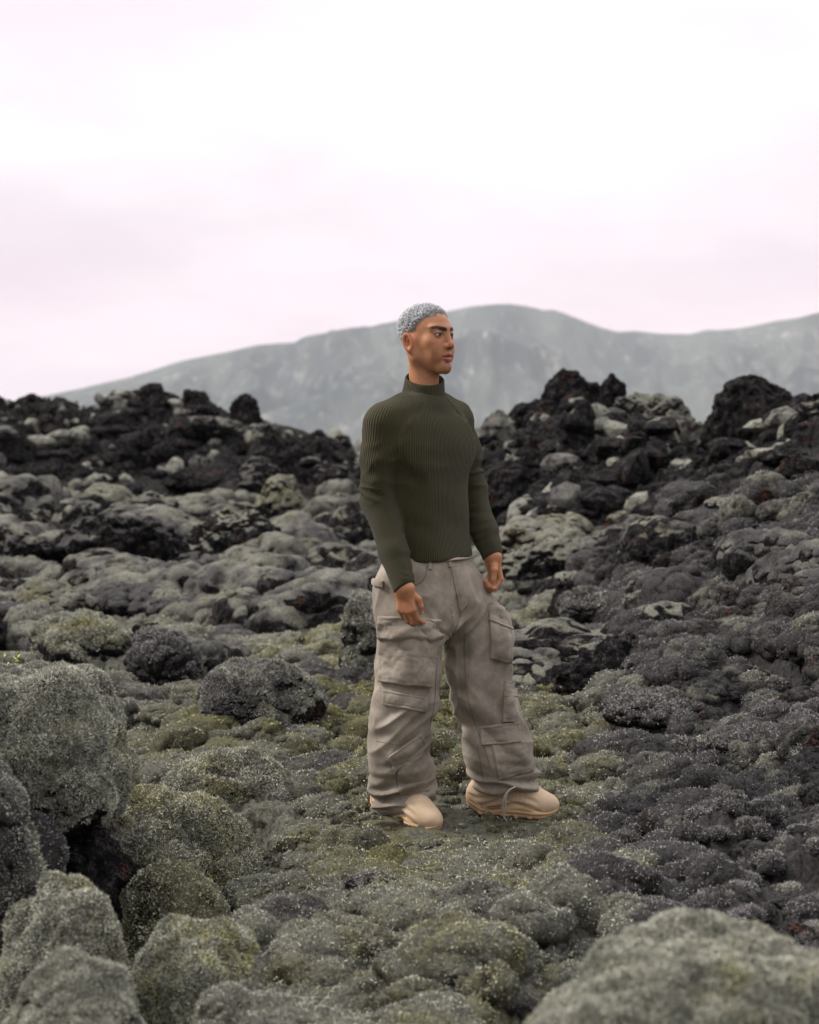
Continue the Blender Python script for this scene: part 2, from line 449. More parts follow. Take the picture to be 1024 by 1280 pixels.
HEROES = []
def boulder(name, label, px, crest, wpx, d, style='moss', moss=.8, yg=.2, lich=.2, depth=.9, seed=1, level=6, group=None, fuzz=0, sink=.3, boxy=0., rz=0., tall=None, lump=1.):
    x = at(px, 540, d)[0]; zt = at(px, crest, d)[2]; w = wpx * d / FPX
    zg = float(ground_z(x, d)[0]); h = max(zt - zg, .25 * w) * (1 + sink)
    if style == 'crag': w = max(w, .8 * h)
    if tall: h = tall
    P, Fc = boulder_shape(style, (w / 2, w / 2 * depth, h / 2), seed, level, boxy=boxy, lump=lump)
    if rz:
        c, s = math.cos(rz), math.sin(rz); P = P @ np.array([[c, s, 0], [-s, c, 0], [0, 0, 1]], F32)
    lo, hi = P.min(0), P.max(0)
    P[:, 0] = (P[:, 0] - (lo[0] + hi[0]) / 2) * (w / (hi[0] - lo[0]))
    P[:, 2] = P[:, 2] * (h / (hi[2] - lo[2])); P[:, 2] -= P[:, 2].max()
    P[:, 2] += h
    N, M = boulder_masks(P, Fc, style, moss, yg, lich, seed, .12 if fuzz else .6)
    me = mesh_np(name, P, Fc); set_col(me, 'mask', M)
    o = link(name, me, M_GROUND); o.location = (x, d, zt - h)
    tag(o, label, 'boulder' if 'boulder' in name else 'rock' if 'rock' in name else 'lichen' if 'lichen' in name else 'mound', group)
    if fuzz:
        fuzz = int(fuzz * 1.4)
        g = np.random.default_rng(seed + 100)
        a, b, c = P[Fc[:, 0]], P[Fc[:, 1]], P[Fc[:, 2]]
        fn = np.cross(b - a, c - a); ar = np.linalg.norm(fn, axis=1); fn = fn / np.maximum(ar, 1e-12)[:, None]
        toc = CAMP - (a + np.array(o.location)); toc /= np.linalg.norm(toc, axis=1)[:, None]
        wgt = ar * np.clip((fn * toc).sum(1) + .35, 0, 1) * (M[Fc[:, 0], 2] < .5)
        if not wgt.sum() > 0: return o
        k = g.choice(len(Fc), fuzz, p=wgt / wgt.sum()); u = np.sqrt(g.random((fuzz, 1))); v = g.random((fuzz, 1))
        Q = a[k] * (1 - u) + b[k] * u * (1 - v) + c[k] * u * v
        no = .3 * perlin(Q * 9 + seed, 3) + .25 * perlin(Q * 31, 5); m = M[Fc[k, 0]]
        cc = moss_colour(sstep(.25, .8, np.clip(m[:, 0] + no, 0, 1)), sstep(.25, .75, np.clip(m[:, 1] + no, 0, 1)), 0)
        fm = fuzz_mesh('moss', Q, fn[k], .0036 + .0009 * d, .0021 + .00065 * d, cc, seed)
        link('moss', fm, M_FUZZ, o)
    HEROES.append((px, d, wpx))
    return o

# near the camera, left
boulder('mossy_boulder', 'broad grey mossy boulder overhanging a dark gap at the left edge', 22, 827, 278, 5.05, 'moss', 0.86, .15, .2, .85, 4, 7, fuzz=80000, boxy=.25, tall=.52)
boulder('lava_rock', 'dark lava rock in the shade under the broad overhanging boulder', 30, 985, 190, 5.1, 'crag', .12, .1, .6, .9, 6, 6)
boulder('mossy_boulder', 'grey boulder cut by the left edge just below the overhanging boulder', -30, 922, 180, 4.6, 'moss', 0.8, .25, .5, 1.0, 5, 6, fuzz=16000, sink=.1)
boulder('mossy_boulder', 'rounded pale mossy boulder between the corner boulder and the dark hollow', 62, 1096, 205, 4.1, 'moss', 0.95, .25, .1, .9, 8, 7, fuzz=42000, lump=.45)
boulder('mossy_boulder', 'pale frosty boulder with brown bare patches in the bottom left corner', 80, 1184, 245, 3.5, 'moss', 0.62, .1, .1, .9, 12, 7, fuzz=42000, lump=.45)
boulder('mossy_boulder', 'cone shaped dark green mossy boulder at the bottom edge beside the corner boulder', 243, 1143, 205, 4.25, 'moss', 0.95, .45, .1, .9, 15, 7, fuzz=42000, lump=.45)
boulder('mossy_boulder', 'long low mossy boulder lying behind the dark hollow', 212, 982, 300, 5.6, 'moss', 0.9, .45, .15, .6, 19, 7, fuzz=60000, sink=.5, boxy=.2)
boulder('mossy_boulder', 'small hump of moss leaning on the upper right of the long low boulder', 285, 934, 200, 6.25, 'moss', 0.9, .4, .3, .8, 22, 6, fuzz=20000, sink=.5)
boulder('mossy_boulder', 'dark low hump of moss under the front of the long low boulder', 190, 1070, 200, 5.05, 'moss', 0.9, .4, .35, .8, 27, 6, fuzz=20000, sink=.6)
boulder('lichen_mound', 'crumbly grey violet lichen mound on the slope below the left edge boulders', 40, 1010, 120, 4.75, 'lichen', 0.85, .05, .9, .9, 31, 6, fuzz=9000, sink=.4)
boulder('mossy_boulder', 'round brownish mossy boulder standing alone left of the man\'s legs', 328, 822, 160, 7.6, 'moss', 0.6, .2, .55, .9, 33, 7, fuzz=26000)
boulder('lichen_rock', 'knee high reddish brown lump at the foot of the lone round boulder', 373, 908, 58, 7.25, 'lichen', 0.51, .1, .9, .9, 35, 5, fuzz=3000)
boulder('mossy_boulder', 'flat topped mossy hump behind the overhanging left boulder', 108, 764, 155, 9.4, 'moss', 0.59, .35, .2, .7, 37, 6, fuzz=13000)
boulder('lichen_mound', 'brown grey lichen mound right of the flat topped hump', 202, 788, 95, 9.2, 'lichen', 0.59, .1, .9, .9, 39, 6, fuzz=5000)
boulder('mossy_boulder', 'mossy hump behind and left of the flat topped hump', 62, 722, 112, 11.3, 'moss', 0.59, .35, .35, .8, 41, 6)
boulder('lichen_mound', 'dark lichen mound behind the flat topped hump', 160, 728, 120, 12.0, 'lichen', 0.56, .1, .95, .8, 43, 6)
boulder('lava_boulder', 'big round black boulder with pale moss on its left shoulder', 297, 634, 138, 15.2, 'crag', 0.38, .3, .2, .9, 45, 6)
boulder('lava_boulder', 'broad jagged grey boulder with an overhanging shelf left of the round black boulder', 148, 638, 190, 14.0, 'crag', 0.47, .25, .75, .7, 48, 6)
boulder('lava_boulder', 'grey lava boulder at the left edge before the dark ridge', 28, 655, 96, 14.0, 'crag', 0.51, .3, .6, .8, 51, 6)
boulder('lichen_mound', 'black lichen crusted lump below the round black boulder', 255, 690, 120, 13.6, 'lichen', 0.38, .1, .9, .7, 53, 6)
boulder('mossy_boulder', 'pale mossy hump at the foot of the dark left ridge', 130, 606, 86, 17.6, 'moss', 0.63, .3, .1, .8, 55, 6)
boulder('lava_rock', 'small dark rock right of the pale hump at the ridge foot', 192, 613, 48, 17.2, 'crag', .5, .2, .4, .8, 57, 5)
boulder('mossy_boulder', 'pale mossy hump upslope behind the round black boulder', 350, 592, 66, 18.6, 'moss', 0.59, .4, .1, .8, 59, 6)
boulder('mossy_boulder', 'long low mossy hump between the round black boulder and the man', 425, 694, 96, 15.5, 'moss', 0.52, .35, .1, .7, 61, 6)
boulder('mossy_boulder', 'grey green boulder half hidden behind the man\'s right thigh', 460, 738, 74, 9.6, 'moss', 0.63, .1, .4, .9, 63, 6, fuzz=6000)
boulder('lava_rock', 'black spiky lava lump on the pale moss left of the man\'s sleeve', 378, 742, 70, 12.0, 'crag', .2, .2, .6, .8, 65, 6)
boulder('mossy_boulder', 'low pale moss hump behind the lone round boulder', 372, 795, 124, 10.4, 'moss', 0.66, .5, .1, .8, 67, 6, fuzz=7000)
boulder('lichen_mound', 'grey lichen mound left of the low pale moss hump', 290, 780, 90, 10.8, 'lichen', 0.59, .15, .8, .8, 69, 6)
boulder('lichen_mound', 'grey lichen mound between the mossy hump and the pale moss flat', 215, 742, 90, 11.8, 'lichen', 0.56, .1, .85, .8, 71, 6)
boulder('mossy_boulder', 'moss capped hump directly right of the round black boulder', 385, 655, 90, 17., 'moss', 0.56, .45, .1, .8, 73, 5)
# right of the man
boulder('mossy_boulder', 'smooth pale dome of moss right of the man\'s forearm', 683, 640, 132, 13.2, 'moss', 0.63, .3, .2, .8, 75, 6)
boulder('lava_boulder', 'dark boulder with a pale mossy top below the smooth dome', 682, 668, 122, 12.1, 'crag', 0.53, .2, .35, .8, 77, 6)
boulder('lava_rock', 'small dark rock right of the man\'s left hand', 708, 722, 50, 10.8, 'crag', .35, .2, .7, .8, 79, 5)
boulder('lichen_rock', 'dark lichen crusted boulder right of the small dark rock', 750, 733, 108, 10.2, 'lichen', 0.59, .2, .7, .8, 81, 6, fuzz=5000)
boulder('mossy_boulder', 'flat greenish hump above the lichen crusted boulder', 787, 688, 88, 11.6, 'moss', 0.59, .35, .4, .7, 83, 6)
boulder('lava_boulder', 'big black boulder perched on the skyline at the right', 936, 467, 118, 15.0, 'crag', 0.19, .3, .2, .7, 86, 6, sink=.2)
boulder('mossy_boulder', 'pale frosted rock on the right slope under the skyline boulder', 922, 620, 84, 11.0, 'moss', 0.56, .2, .1, .8, 88, 6)
boulder('lava_boulder', 'craggy dark block at the right edge of the skyline', 1046, 498, 110, 13.2, 'crag', 0.38, .2, .4, .8, 90, 6)
boulder('lichen_mound', 'long lichen mound with a mossy back on the right slope', 890, 800, 130, 7.9, 'lichen', 0.59, .35, .6, .8, 92, 6, fuzz=9000)
boulder('lichen_mound', 'dark lichen mound left of the long mossy backed mound', 832, 862, 160, 7.0, 'lichen', 0.6, .1, .9, .8, 94, 6, fuzz=9000)
boulder('lichen_mound', 'round lichen mound at the right edge by the long mound', 990, 830, 70, 7.5, 'lichen', 0.59, .05, .9, .9, 96, 6, fuzz=4000)
boulder('lichen_mound', 'dark lichen mound low on the right slope above the grey flat', 950, 900, 130, 6.4, 'lichen', 0.6, .05, .95, .8, 98, 6, fuzz=9000)
boulder('mossy_boulder', 'large blurred pale mossy boulder in the bottom right corner', 868, 1150, 470, 2.9, 'moss', 0.97, .12, .0, .8, 103, 7, fuzz=75000, sink=.1, lump=.25)
boulder('lava_rock', 'small dark brown rock bedded in moss in front of the man', 467, 1088, 74, 5.1, 'crag', .42, .4, .5, .9, 104, 6, fuzz=1500)
boulder('lichen_mound', 'grey violet lichen clump in the moss front right of the man', 645, 1098, 110, 5.1, 'lichen', 0.95, .05, .95, .8, 106, 6, fuzz=9000, sink=.8)
boulder('lichen_mound', 'grey violet lichen clump at the bottom edge below the man', 560, 1188, 140, 4.5, 'lichen', 0.95, .05, .95, .8, 108, 6, fuzz=9000, sink=.8)
# the right-hand crag
for i, (px, cr, wp, d, ms, lab) in enumerate([
    (712, 460, 74, 17.0, .3, 'black lava block that forms the peak of the right crag'),
    (762, 466, 44, 16.9, .35, 'narrow dark block just right of the peak of the right crag'),
    (660, 498, 90, 16.6, .25, 'dark block on the left shoulder of the right crag'),
    (690, 535, 120, 15.9, .15, 'wide black block under the left shoulder of the right crag'),
    (812, 490, 100, 16.2, .7, 'moss topped block on the right shoulder of the right crag'),
    (858, 512, 60, 15.8, .75, 'low mossy block where the right crag drops to the saddle'),
    (765, 520, 110, 15.6, .2, 'dark block in the middle of the face of the right crag'),
    (838, 548, 80, 15.0, .2, 'black block under the moss topped right shoulder'),
    (757, 580, 66, 14.3, .45, 'flat topped grey stone low on the face of the right crag'),
    (768, 606, 74, 13.8, .4, 'second flat grey stone just below the flat topped stone'),
    (640, 570, 90, 15.0, .15, 'dark block at the left foot of the right crag beside the man\'s arm'),
    (625, 512, 34, 16.6, .9, 'mossy knob beside the man\'s left shoulder'),
    (905, 575, 80, 12.8, .45, 'grey block on the slope under the skyline boulder'),
    (985, 560, 80, 12.0, .4, 'dark block low under the right skyline block'),
    (965, 650, 70, 10.0, .5, 'lichen spotted block in the middle of the right slope')]):
    boulder('lava_rock', lab, px, cr, wp, d, 'crag', ms * .8, .25, .45 if ms > .6 else .8, .9, 200 + i, 6)
# the left ridge
for i, (px, cr, wp, d, ms, lab) in enumerate([
    (308, 491, 36, 24.3, .15, 'lone black stone sitting on the mossy shoulder of the left ridge'),
    (272, 520, 120, 23.2, .55, 'broad grey mossy rock face on the left ridge'),
    (187, 487, 66, 24.8, .35, 'dark block at the highest point of the left ridge'),
    (118, 512, 60, 24.2, .15, 'black block high on the dark left ridge'),
    (55, 500, 70, 24.6, .2, 'dark block on the crest near the left edge'),
    (335, 528, 70, 23.0, .65, 'mossy rock below the lone black stone'),
    (388, 543, 56, 22.5, .4, 'grey rock on the ridge end nearest the man'),
    (412, 580, 50, 20.5, .5, 'small rock on the slope beside the man\'s upper sleeve'),
    (325, 570, 60, 20.8, .6, 'mossy rock halfway down the left ridge shoulder'),
    (240, 585, 80, 20.3, .3, 'dark rock at the foot of the broad mossy rock face'),
    (415, 640, 56, 18., .35, 'dark rock near the man\'s right elbow')]):
    boulder('lava_rock', lab, px, cr, wp, d, 'crag', ms * .8, .25, .6, .9, 240 + i, 6)

# ------------------------------------------------------------------ loose rocks, copies of a few kinds
def scatter():
    g = np.random.default_rng(77); kinds = {}
    for st, n in (('crag', 7), ('lichen', 5)):
        for k in range(n):
            P, Fc = boulder_shape(st, (.5, .42, .36), 300 + 10 * k + len(st), 5, 1.5) if st == 'crag' else boulder_shape(st, (.5, .45, .36), 400 + 10 * k, 5)
            N, M = boulder_masks(P, Fc, st, (.05, .12, .1, .18, .05, .1, .30)[k] if st == 'crag' else .85, .2, .75 if st == 'crag' else .9, k, .6 if st == 'crag' else .28)
            me = mesh_np('lava_rock' if st == 'crag' else 'lichen_clump', P, Fc); set_col(me, 'mask', M); me.materials.append(M_GROUND)
            kinds.setdefault(st, []).append((me, P, Fc, M))
    return g, kinds
_g, KINDS_ = scatter()
def place_rocks(n, name, st, label, cat, group, pick, size):
    c = 0; tries = 0
    while c < n and tries < 6000:
        tries += 1
        px, d = pick(); x = (px - 512) / FPX * d; y = math.sqrt(max(d * d - x * x, 1))
        s = size(d)
        if any(abs(px - h[0]) < h[2] * .45 + s * FPX / d * .3 and abs(d - h[1]) < .5 for h in HEROES): continue
        rock, li = zones(np.array([x]), np.array([y]))
        if st == 'crag' and d > 13 and rock[0] < .35: continue
        z = float(ground_z(x, y)[0]) + (fine_h(np.array([x]), np.array([y]))[0][0]) - .06 * s
        o = bpy.data.objects.new(name, KINDS_[st][_g.integers(len(KINDS_[st]))][0]); COL.objects.link(o)
        o.location = (x, y, z + s * .08); o.scale = (s * (.8 + .5 * _g.random()), s * (.8 + .4 * _g.random()), s * (.7 + .5 * _g.random()))
        o.rotation_euler = (_g.normal() * .25, _g.normal() * .25, _g.random() * 6.28)
        tag(o, label, cat, group); c += 1
U = _g.uniform
def place_humps(n):
    variants = []
    for k in range(5):
        P, Fc = boulder_shape('moss', (.6, .5, .34), 700 + k, 5); N, M = boulder_masks(P, Fc, 'moss', (.42, .58, .48, .54, .38)[k], .3, .5, k, .6)
        me = mesh_np('moss_hump', P, Fc); set_col(me, 'mask', M); me.materials.append(M_GROUND); variants.append(me)
    for i in range(n):
        px, d = (U(-20, 470), U(11, 18)) if i % 3 else (U(600, 840), U(8.2, 13))
        x = (px - 512) / FPX * d; y = math.sqrt(d * d - x * x); s = U(.28, .85) * (1 if i % 3 else .6)
        if any(abs(px - h[0]) < h[2] * .5 and abs(d - h[1]) < .5 for h in HEROES): continue
        o = bpy.data.objects.new('moss_hump', variants[_g.integers(5)]); COL.objects.link(o)
        o.location = (x, y, float(ground_z(x, y)[0]) + .02 * s); o.scale = (s * U(.9, 1.4), s, s * U(.8, 1.4)); o.rotation_euler = (0, 0, U(0, 6.28))
        tag(o, 'low pale moss hump in the hollow behind the man' if i % 3 else 'low moss hump on the flat below the right crag', 'mound', 'moss humps in the hollow' if i % 3 else 'moss humps right of the man')
place_humps(110)
def slope_blocks():
    P, Fc = boulder_shape('moss', (.6, .5, .34), 720, 5); N, M = boulder_masks(P, Fc, 'moss', .50, .3, .62, 3, .6); me = mesh_np('moss_hump', P, Fc); set_col(me, 'mask', M); me.materials.append(M_GROUND)
    for i in range(40):
        px, d = U(730, 1060), math.exp(U(math.log(6.3), math.log(11.5))); x = (px - 512) / FPX * d; y = math.sqrt(d * d - x * x); mossy = i % 5 < 2
        if any(abs(px - h[0]) < h[2] * .6 and abs(d - h[1]) < .6 for h in HEROES): continue
        s = U(.26, .6) * (.55 + d * .05) * (.85 if mossy else .8)
        o = bpy.data.objects.new('moss_hump' if mossy else 'lava_rock', me if mossy else (KINDS_['crag'][_g.integers(7)] if U(0, 1) < .6 else KINDS_['lichen'][_g.integers(5)])[0]); COL.objects.link(o)
        o.location = (x, y, float(ground_z(x, y)[0]) + .10 * s); o.scale = (s * U(.9, 1.4), s, s * U(.8, 1.2)); o.rotation_euler = (U(-.2, .2), U(-.2, .2), U(0, 6.28))
        tag(o, 'pale moss capped hump among the lichen of the right slope' if mossy else 'larger knobbly lava block among the lichen of the right slope', 'mound' if mossy else 'rock', 'moss humps on the right slope' if mossy else 'larger blocks on the right slope')
slope_blocks()
place_rocks(75, 'lava_rock', 'crag', 'small dark lava rock lying on the slope of the left ridge', 'rock', 'loose rocks on the left ridge', lambda: (U(-30, 440), U(20.5, 24.8)), lambda d: .16 + .3 * U(0, 1) ** 2)
place_rocks(70, 'lava_rock', 'crag', 'small black lava rock lying on the face of the right crag', 'rock', 'loose rocks on the right crag', lambda: (U(605, 900), U(12.8, 17.0)), lambda d: .12 + .36 * U(0, 1) ** 2)
place_rocks(45, 'lava_rock', 'crag', 'small dark rock on the right slope below the skyline boulder', 'rock', 'loose rocks on the right slope', lambda: (U(820, 1050), U(9.5, 14)), lambda d: U(.1, .36))
place_rocks(40, 'lava_rock', 'crag', 'small grey rock on the moss between the left boulders', 'rock', 'loose rocks on the left moss', lambda: (U(-20, 450), U(10.5, 13)) if U(0, 1) < .6 else (U(-20, 450), U(8.5, 11)), lambda d: U(.1, .32))

def lichen_field():
    """cauliflower clumps too many to count: one object"""
    g = np.random.default_rng(5); Vs, Fs, Ms, off = [], [], [], 0; K = KINDS_['lichen']
    n = 0
    spots = []
    while n < 1700:
        if g.random() < .72: px = g.uniform(600, 1060); d = math.exp(g.uniform(math.log(3.9), math.log(11.5 if px < 850 else 10.3)))
        else: px, d = g.uniform(-30, 520), math.exp(g.uniform(math.log(6.8), math.log(15)))
        spots.append((px, d)); n += 1
    S = np.array(spots); x = (S[:, 0] - 512) / FPX * S[:, 1]; y = S[:, 1]
    rock, li = zones(x, y); z = soft_h(x, y) + fine_h(x, y)[0]
    for i in range(len(S)):
        px, d = S[i]
        if g.random() > sstep(.35, .75, np.array([li[i]]))[0] * (1 - .8 * flat_w(x[i:i + 1], y[i:i + 1])[0]): continue
        if d < 6.8 and 380 < px < 720: continue
        s = g.uniform(.055, .15) * (1 if d < 7 else 1.35) * (.5 if d < 5.6 else 1)
        me, P, Fc, M = K[g.integers(len(K))]; a = g.random() * 6.28
        R = np.array([[math.cos(a), math.sin(a), 0], [-math.sin(a), math.cos(a), 0], [0, 0, 1]])
        Vs.append((P @ R) * s * np.array([1.2, 1.2, g.uniform(.8, 1.2)]) + [x[i], y[i], z[i] + s * .02]); Fs.append(Fc + off); off += len(P)
        M = M.copy(); M[:, 1] = np.clip(M[:, 1] + g.normal() * .35, 0, 1); M[:, 2] = np.clip(M[:, 2] + (.5 if g.random() < .22 else 0), 0, 1); Ms.append(M)
    V = np.concatenate(Vs).astype(F32); Fc = np.concatenate(Fs)
    me = mesh_np('lichen_cover', V, Fc); Mm = np.concatenate(Ms); set_col(me, 'mask', Mm)
    o = link('lichen_cover', me, M_GROUND); tag(o, 'knobbly grey violet lichen cushions covering the right slope', 'lichen', kind='stuff')
    N = vnormals(V, Fc); k = np.where((N[:, 2] > -.1) & (Mm[:, 2] < .5) & (V[:, 1] < 11))[0]; k = g.choice(k, min(len(k), 420000), False)
    Q = V[k]; no = .3 * perlin(Q * 9, 3)
    cc = moss_colour(sstep(.4, .9, np.clip(Mm[k, 0] + no, 0, 1)), sstep(.2, .6, np.clip(Mm[k, 1] + no, 0, 1)), 0)
    fm = fuzz_mesh('lichen_tips', Q, N[k], .004 + .0009 * Q[:, 1], .0016 + .00045 * Q[:, 1], cc, 9)
    o2 = link('lichen_tips', fm, M_FUZZ); tag(o2, 'pale tips of the lichen cushions on the right slope', 'lichen', kind='stuff')
lichen_field()

def cushion_field():
    g = np.random.default_rng(31); Vs, Fs, Ms, Cs, off = [], [], [], [], 0; K = []
    for k in range(8):
        P, Fc = boulder_shape('moss' if k < 5 else 'lichen', (.5, .45, .34), 800 + k, 4); K.append((P, Fc))
    n = 9500; px = g.uniform(-40, 900, n); d = np.exp(g.uniform(math.log(3.1), math.log(20), n))
    x = (px - 512) / FPX * d; y = np.sqrt(np.maximum(d * d - x * x, 1)); rock, li = zones(x, y); z = soft_h(x, y) + fine_h(x, y)[0]
    pat = fbm(P2(x, y, .8, 33.), 3, seed=91); fl = flat_w(x, y); cl = fbm(P2(x, y, 1.5, 44.), 3, seed=94)
    ygm = moss_mask(x, y, px, d)[0]
    for i in range(n):
        if px[i] < 330 and 4.3 < d[i] < 6.3 and g.random() < .8: continue
        if rock[i] > .3 or g.random() < li[i] * .6 or g.random() > .45 + 1.5 * cl[i] + .3: continue
        s = (.045 + .15 * g.random() ** 2.2) * (1 + .055 * max(d[i] - 6, 0)) * (1 - .72 * fl[i])
        k = g.integers(5) if g.random() < (.55 if d[i] < 9 else .35) else g.integers(5, 8); P, Fc = K[k]; a = g.random() * 6.28; c_, s_ = math.cos(a), math.sin(a)
        Q = (P @ np.array([[c_, s_, 0], [-s_, c_, 0], [0, 0, 1]])) * s * np.array([g.uniform(.9, 1.5), g.uniform(.9, 1.3), g.uniform(.7, 1.15)]) + [x[i], y[i], z[i] - (.07 if d[i] < 9 else .05) * s]
        Vs.append(Q); Fs.append(Fc + off); off += len(P)
        yg = np.clip(ygm[i] + .10 * g.normal(), 0, 1); lc = np.clip(li[i] + .22 * g.normal() + (.1 if d[i] < 9 else .3), 0, 1)
        bare = 1. if d[i] > 9 and g.random() < .14 else 0.
        Ms.append(np.tile([yg, lc, bare, .2 if d[i] < 9 else .5], (len(P), 1)))
    V = np.concatenate(Vs).astype(F32); Fc = np.concatenate(Fs); M = np.concatenate(Ms)
    me = mesh_np('moss_cushions', V, Fc); set_col(me, 'mask', M); o = link('moss_cushions', me, M_GROUND)
    tag(o, 'tight cushions of yellow green and grey moss packed over the flat ground', 'moss', kind='stuff')
    A_, B_, C_ = V[Fc[:, 0]], V[Fc[:, 1]], V[Fc[:, 2]]; fn = np.cross(B_ - A_, C_ - A_); ar = np.linalg.norm(fn, axis=1); fn = fn / np.maximum(ar, 1e-12)[:, None]
    m = M[Fc[:, 0]]; w = ar * (fn[:, 2] > -.2) * (m[:, 2] < .5) * (A_[:, 1] < 14) / A_[:, 1] ** 2.4; nf = 1150000; k = g.choice(len(Fc), nf, True, w / w.sum())
    u = np.sqrt(g.random((nf, 1))); v = g.random((nf, 1)); Q = A_[k] * (1 - u) + B_[k] * u * (1 - v) + C_[k] * u * v; no = .4 * perlin(Q * 9, 3) + .3 * perlin(Q * 31, 5)
    cc = moss_colour(sstep(.2, .75, np.clip(m[k, 0] + no, 0, 1)), sstep(.3, .75, np.clip(m[k, 1] + no, 0, 1)), 0)
    fm = fuzz_mesh('moss_tips', Q, fn[k], .0034 + .0009 * Q[:, 1], .0021 + .00063 * Q[:, 1], cc, 19)
    o2 = link('moss_tips', fm, M_FUZZ); tag(o2, 'pale shoot tips of the moss cushions on the flat ground', 'moss', kind='stuff')
cushion_field()

def sprig(px, py, d, n, hgt, col, label, seed):
    g = np.random.default_rng(seed); x, y, z = at(px, py, d); Vs, Fs, off = [], [], 0; Ls = []
    root = bpy.data.objects.new('green_sprig', None); COL.objects.link(root); root.location = (x, y, z); tag(root, label, 'plant', 'green sprigs')
    mats = []
    for nm, c in (('sprig_leaf', col), ('sprig_stem', (.10, .075, .03))):
        m = bpy.data.materials.get(nm + str(seed)) or bpy.data.materials.new(nm + str(seed)); t = NT(m); b = t.bsdf(c, .6, .3); t.out(b.outputs[0]); mats.append(m)
    SV, SF, so = [], [], 0
    for i in range(n):
        b = np.array([g.normal() * .03, g.normal() * .03, -.02]); tip = b + np.array([g.normal() * .03, g.normal() * .03, hgt * g.uniform(.6, 1.1) + .02]); T = np.linspace(0, 1, 8)[:, None]
        c = b + (tip - b) * T + np.array([g.normal(), g.normal(), 0]) * .012 * np.sin(np.pi * T)
        e = np.array([[1, 0, 0], [-.5, .87, 0], [-.5, -.87, 0]]) * .0016; ring = (c[:, None] + e[None] * (1.2 - T)[:, :, None]).reshape(-1, 3)
        idx = np.arange(24).reshape(8, 3); nx = np.roll(idx, -1, 1); SV.append(ring); SF.append(np.stack([idx[:-1], nx[:-1], nx[1:], idx[1:]], -1).reshape(-1, 4) + so); so += 24
        for q in range(7):
            t_ = g.uniform(.25, 1); p = b + (tip - b) * t_; a = g.random() * 6.28; L = hgt * g.uniform(.14, .26); dv = np.array([math.cos(a), math.sin(a), g.uniform(.2, .9)]); dv /= np.linalg.norm(dv)
            sd_ = np.cross(dv, [0, 0, 1]); sd_ /= np.linalg.norm(sd_); up = np.cross(sd_, dv)
            Vs.append(np.array([p, p + dv * L * .5 + sd_ * L * .24 + up * L * .06, p + dv * L, p + dv * L * .5 - sd_ * L * .24 + up * L * .06])); Fs.append(np.arange(4) + off); off += 4
    link('stem', mesh_np('stem', np.concatenate(SV), np.concatenate(SF)), mats[1], root)
    link('leaves', mesh_np('leaves', np.concatenate(Vs), np.array(Fs)), mats[0], root)
sprig(22, 846, 5.75, 6, .085, (.30, .32, .035), 'yellow green sprig beside the overhanging boulder at the left edge', 1)
sprig(385, 1148, 4.9, 12, .035, (.07, .12, .022), 'low green sprig in the moss below the man on the left', 2)
sprig(668, 1196, 4.5, 9, .035, (.09, .13, .022), 'low green sprig beside the lichen clump near the bottom edge', 3)

def rubble():
    g = np.random.default_rng(15); Vs, Fs, Ms, off = [], [], [], 0
    n = 5200
    px = g.uniform(-60, 1080, n); d = np.where(px < 560, g.uniform(17.5, 26, n), g.uniform(10.5, 17.6, n))
    x = (px - 512) / FPX * d; y = d.copy()
    rock, li = zones(x, y); z = soft_h(x, y) + fine_h(x, y)[0]
    D, Fc = ico(2)
    for i in np.where(rock > .3)[0]:
        s = .035 + .16 * g.random() ** 2.5; r = crag_support(D, int(i), 8, 10.)
        P = D * r[:, None] * s * np.array([g.uniform(.7, 1.3), g.uniform(.7, 1.3), g.uniform(.5, 1.)]); a = g.random() * 6.28
        c_, s_ = math.cos(a), math.sin(a); P = P @ np.array([[c_, s_, 0], [-s_, c_, 0], [0, 0, 1]])
        Vs.append(P + [x[i], y[i], z[i] + s * .2]); Fs.append(Fc + off); off += len(P)
        Ms.append(np.tile([.2, g.random() * .7, .35 + .65 * (g.random() < .72)], (len(P), 1)))
    me = mesh_np('lava_rubble', np.concatenate(Vs), np.concatenate(Fs), False); set_col(me, 'mask', np.concatenate(Ms))
    o = link('lava_rubble', me, M_GROUND); tag(o, 'loose black clinker rubble strewn over the dark slopes', 'rubble', kind='stuff')
rubble()
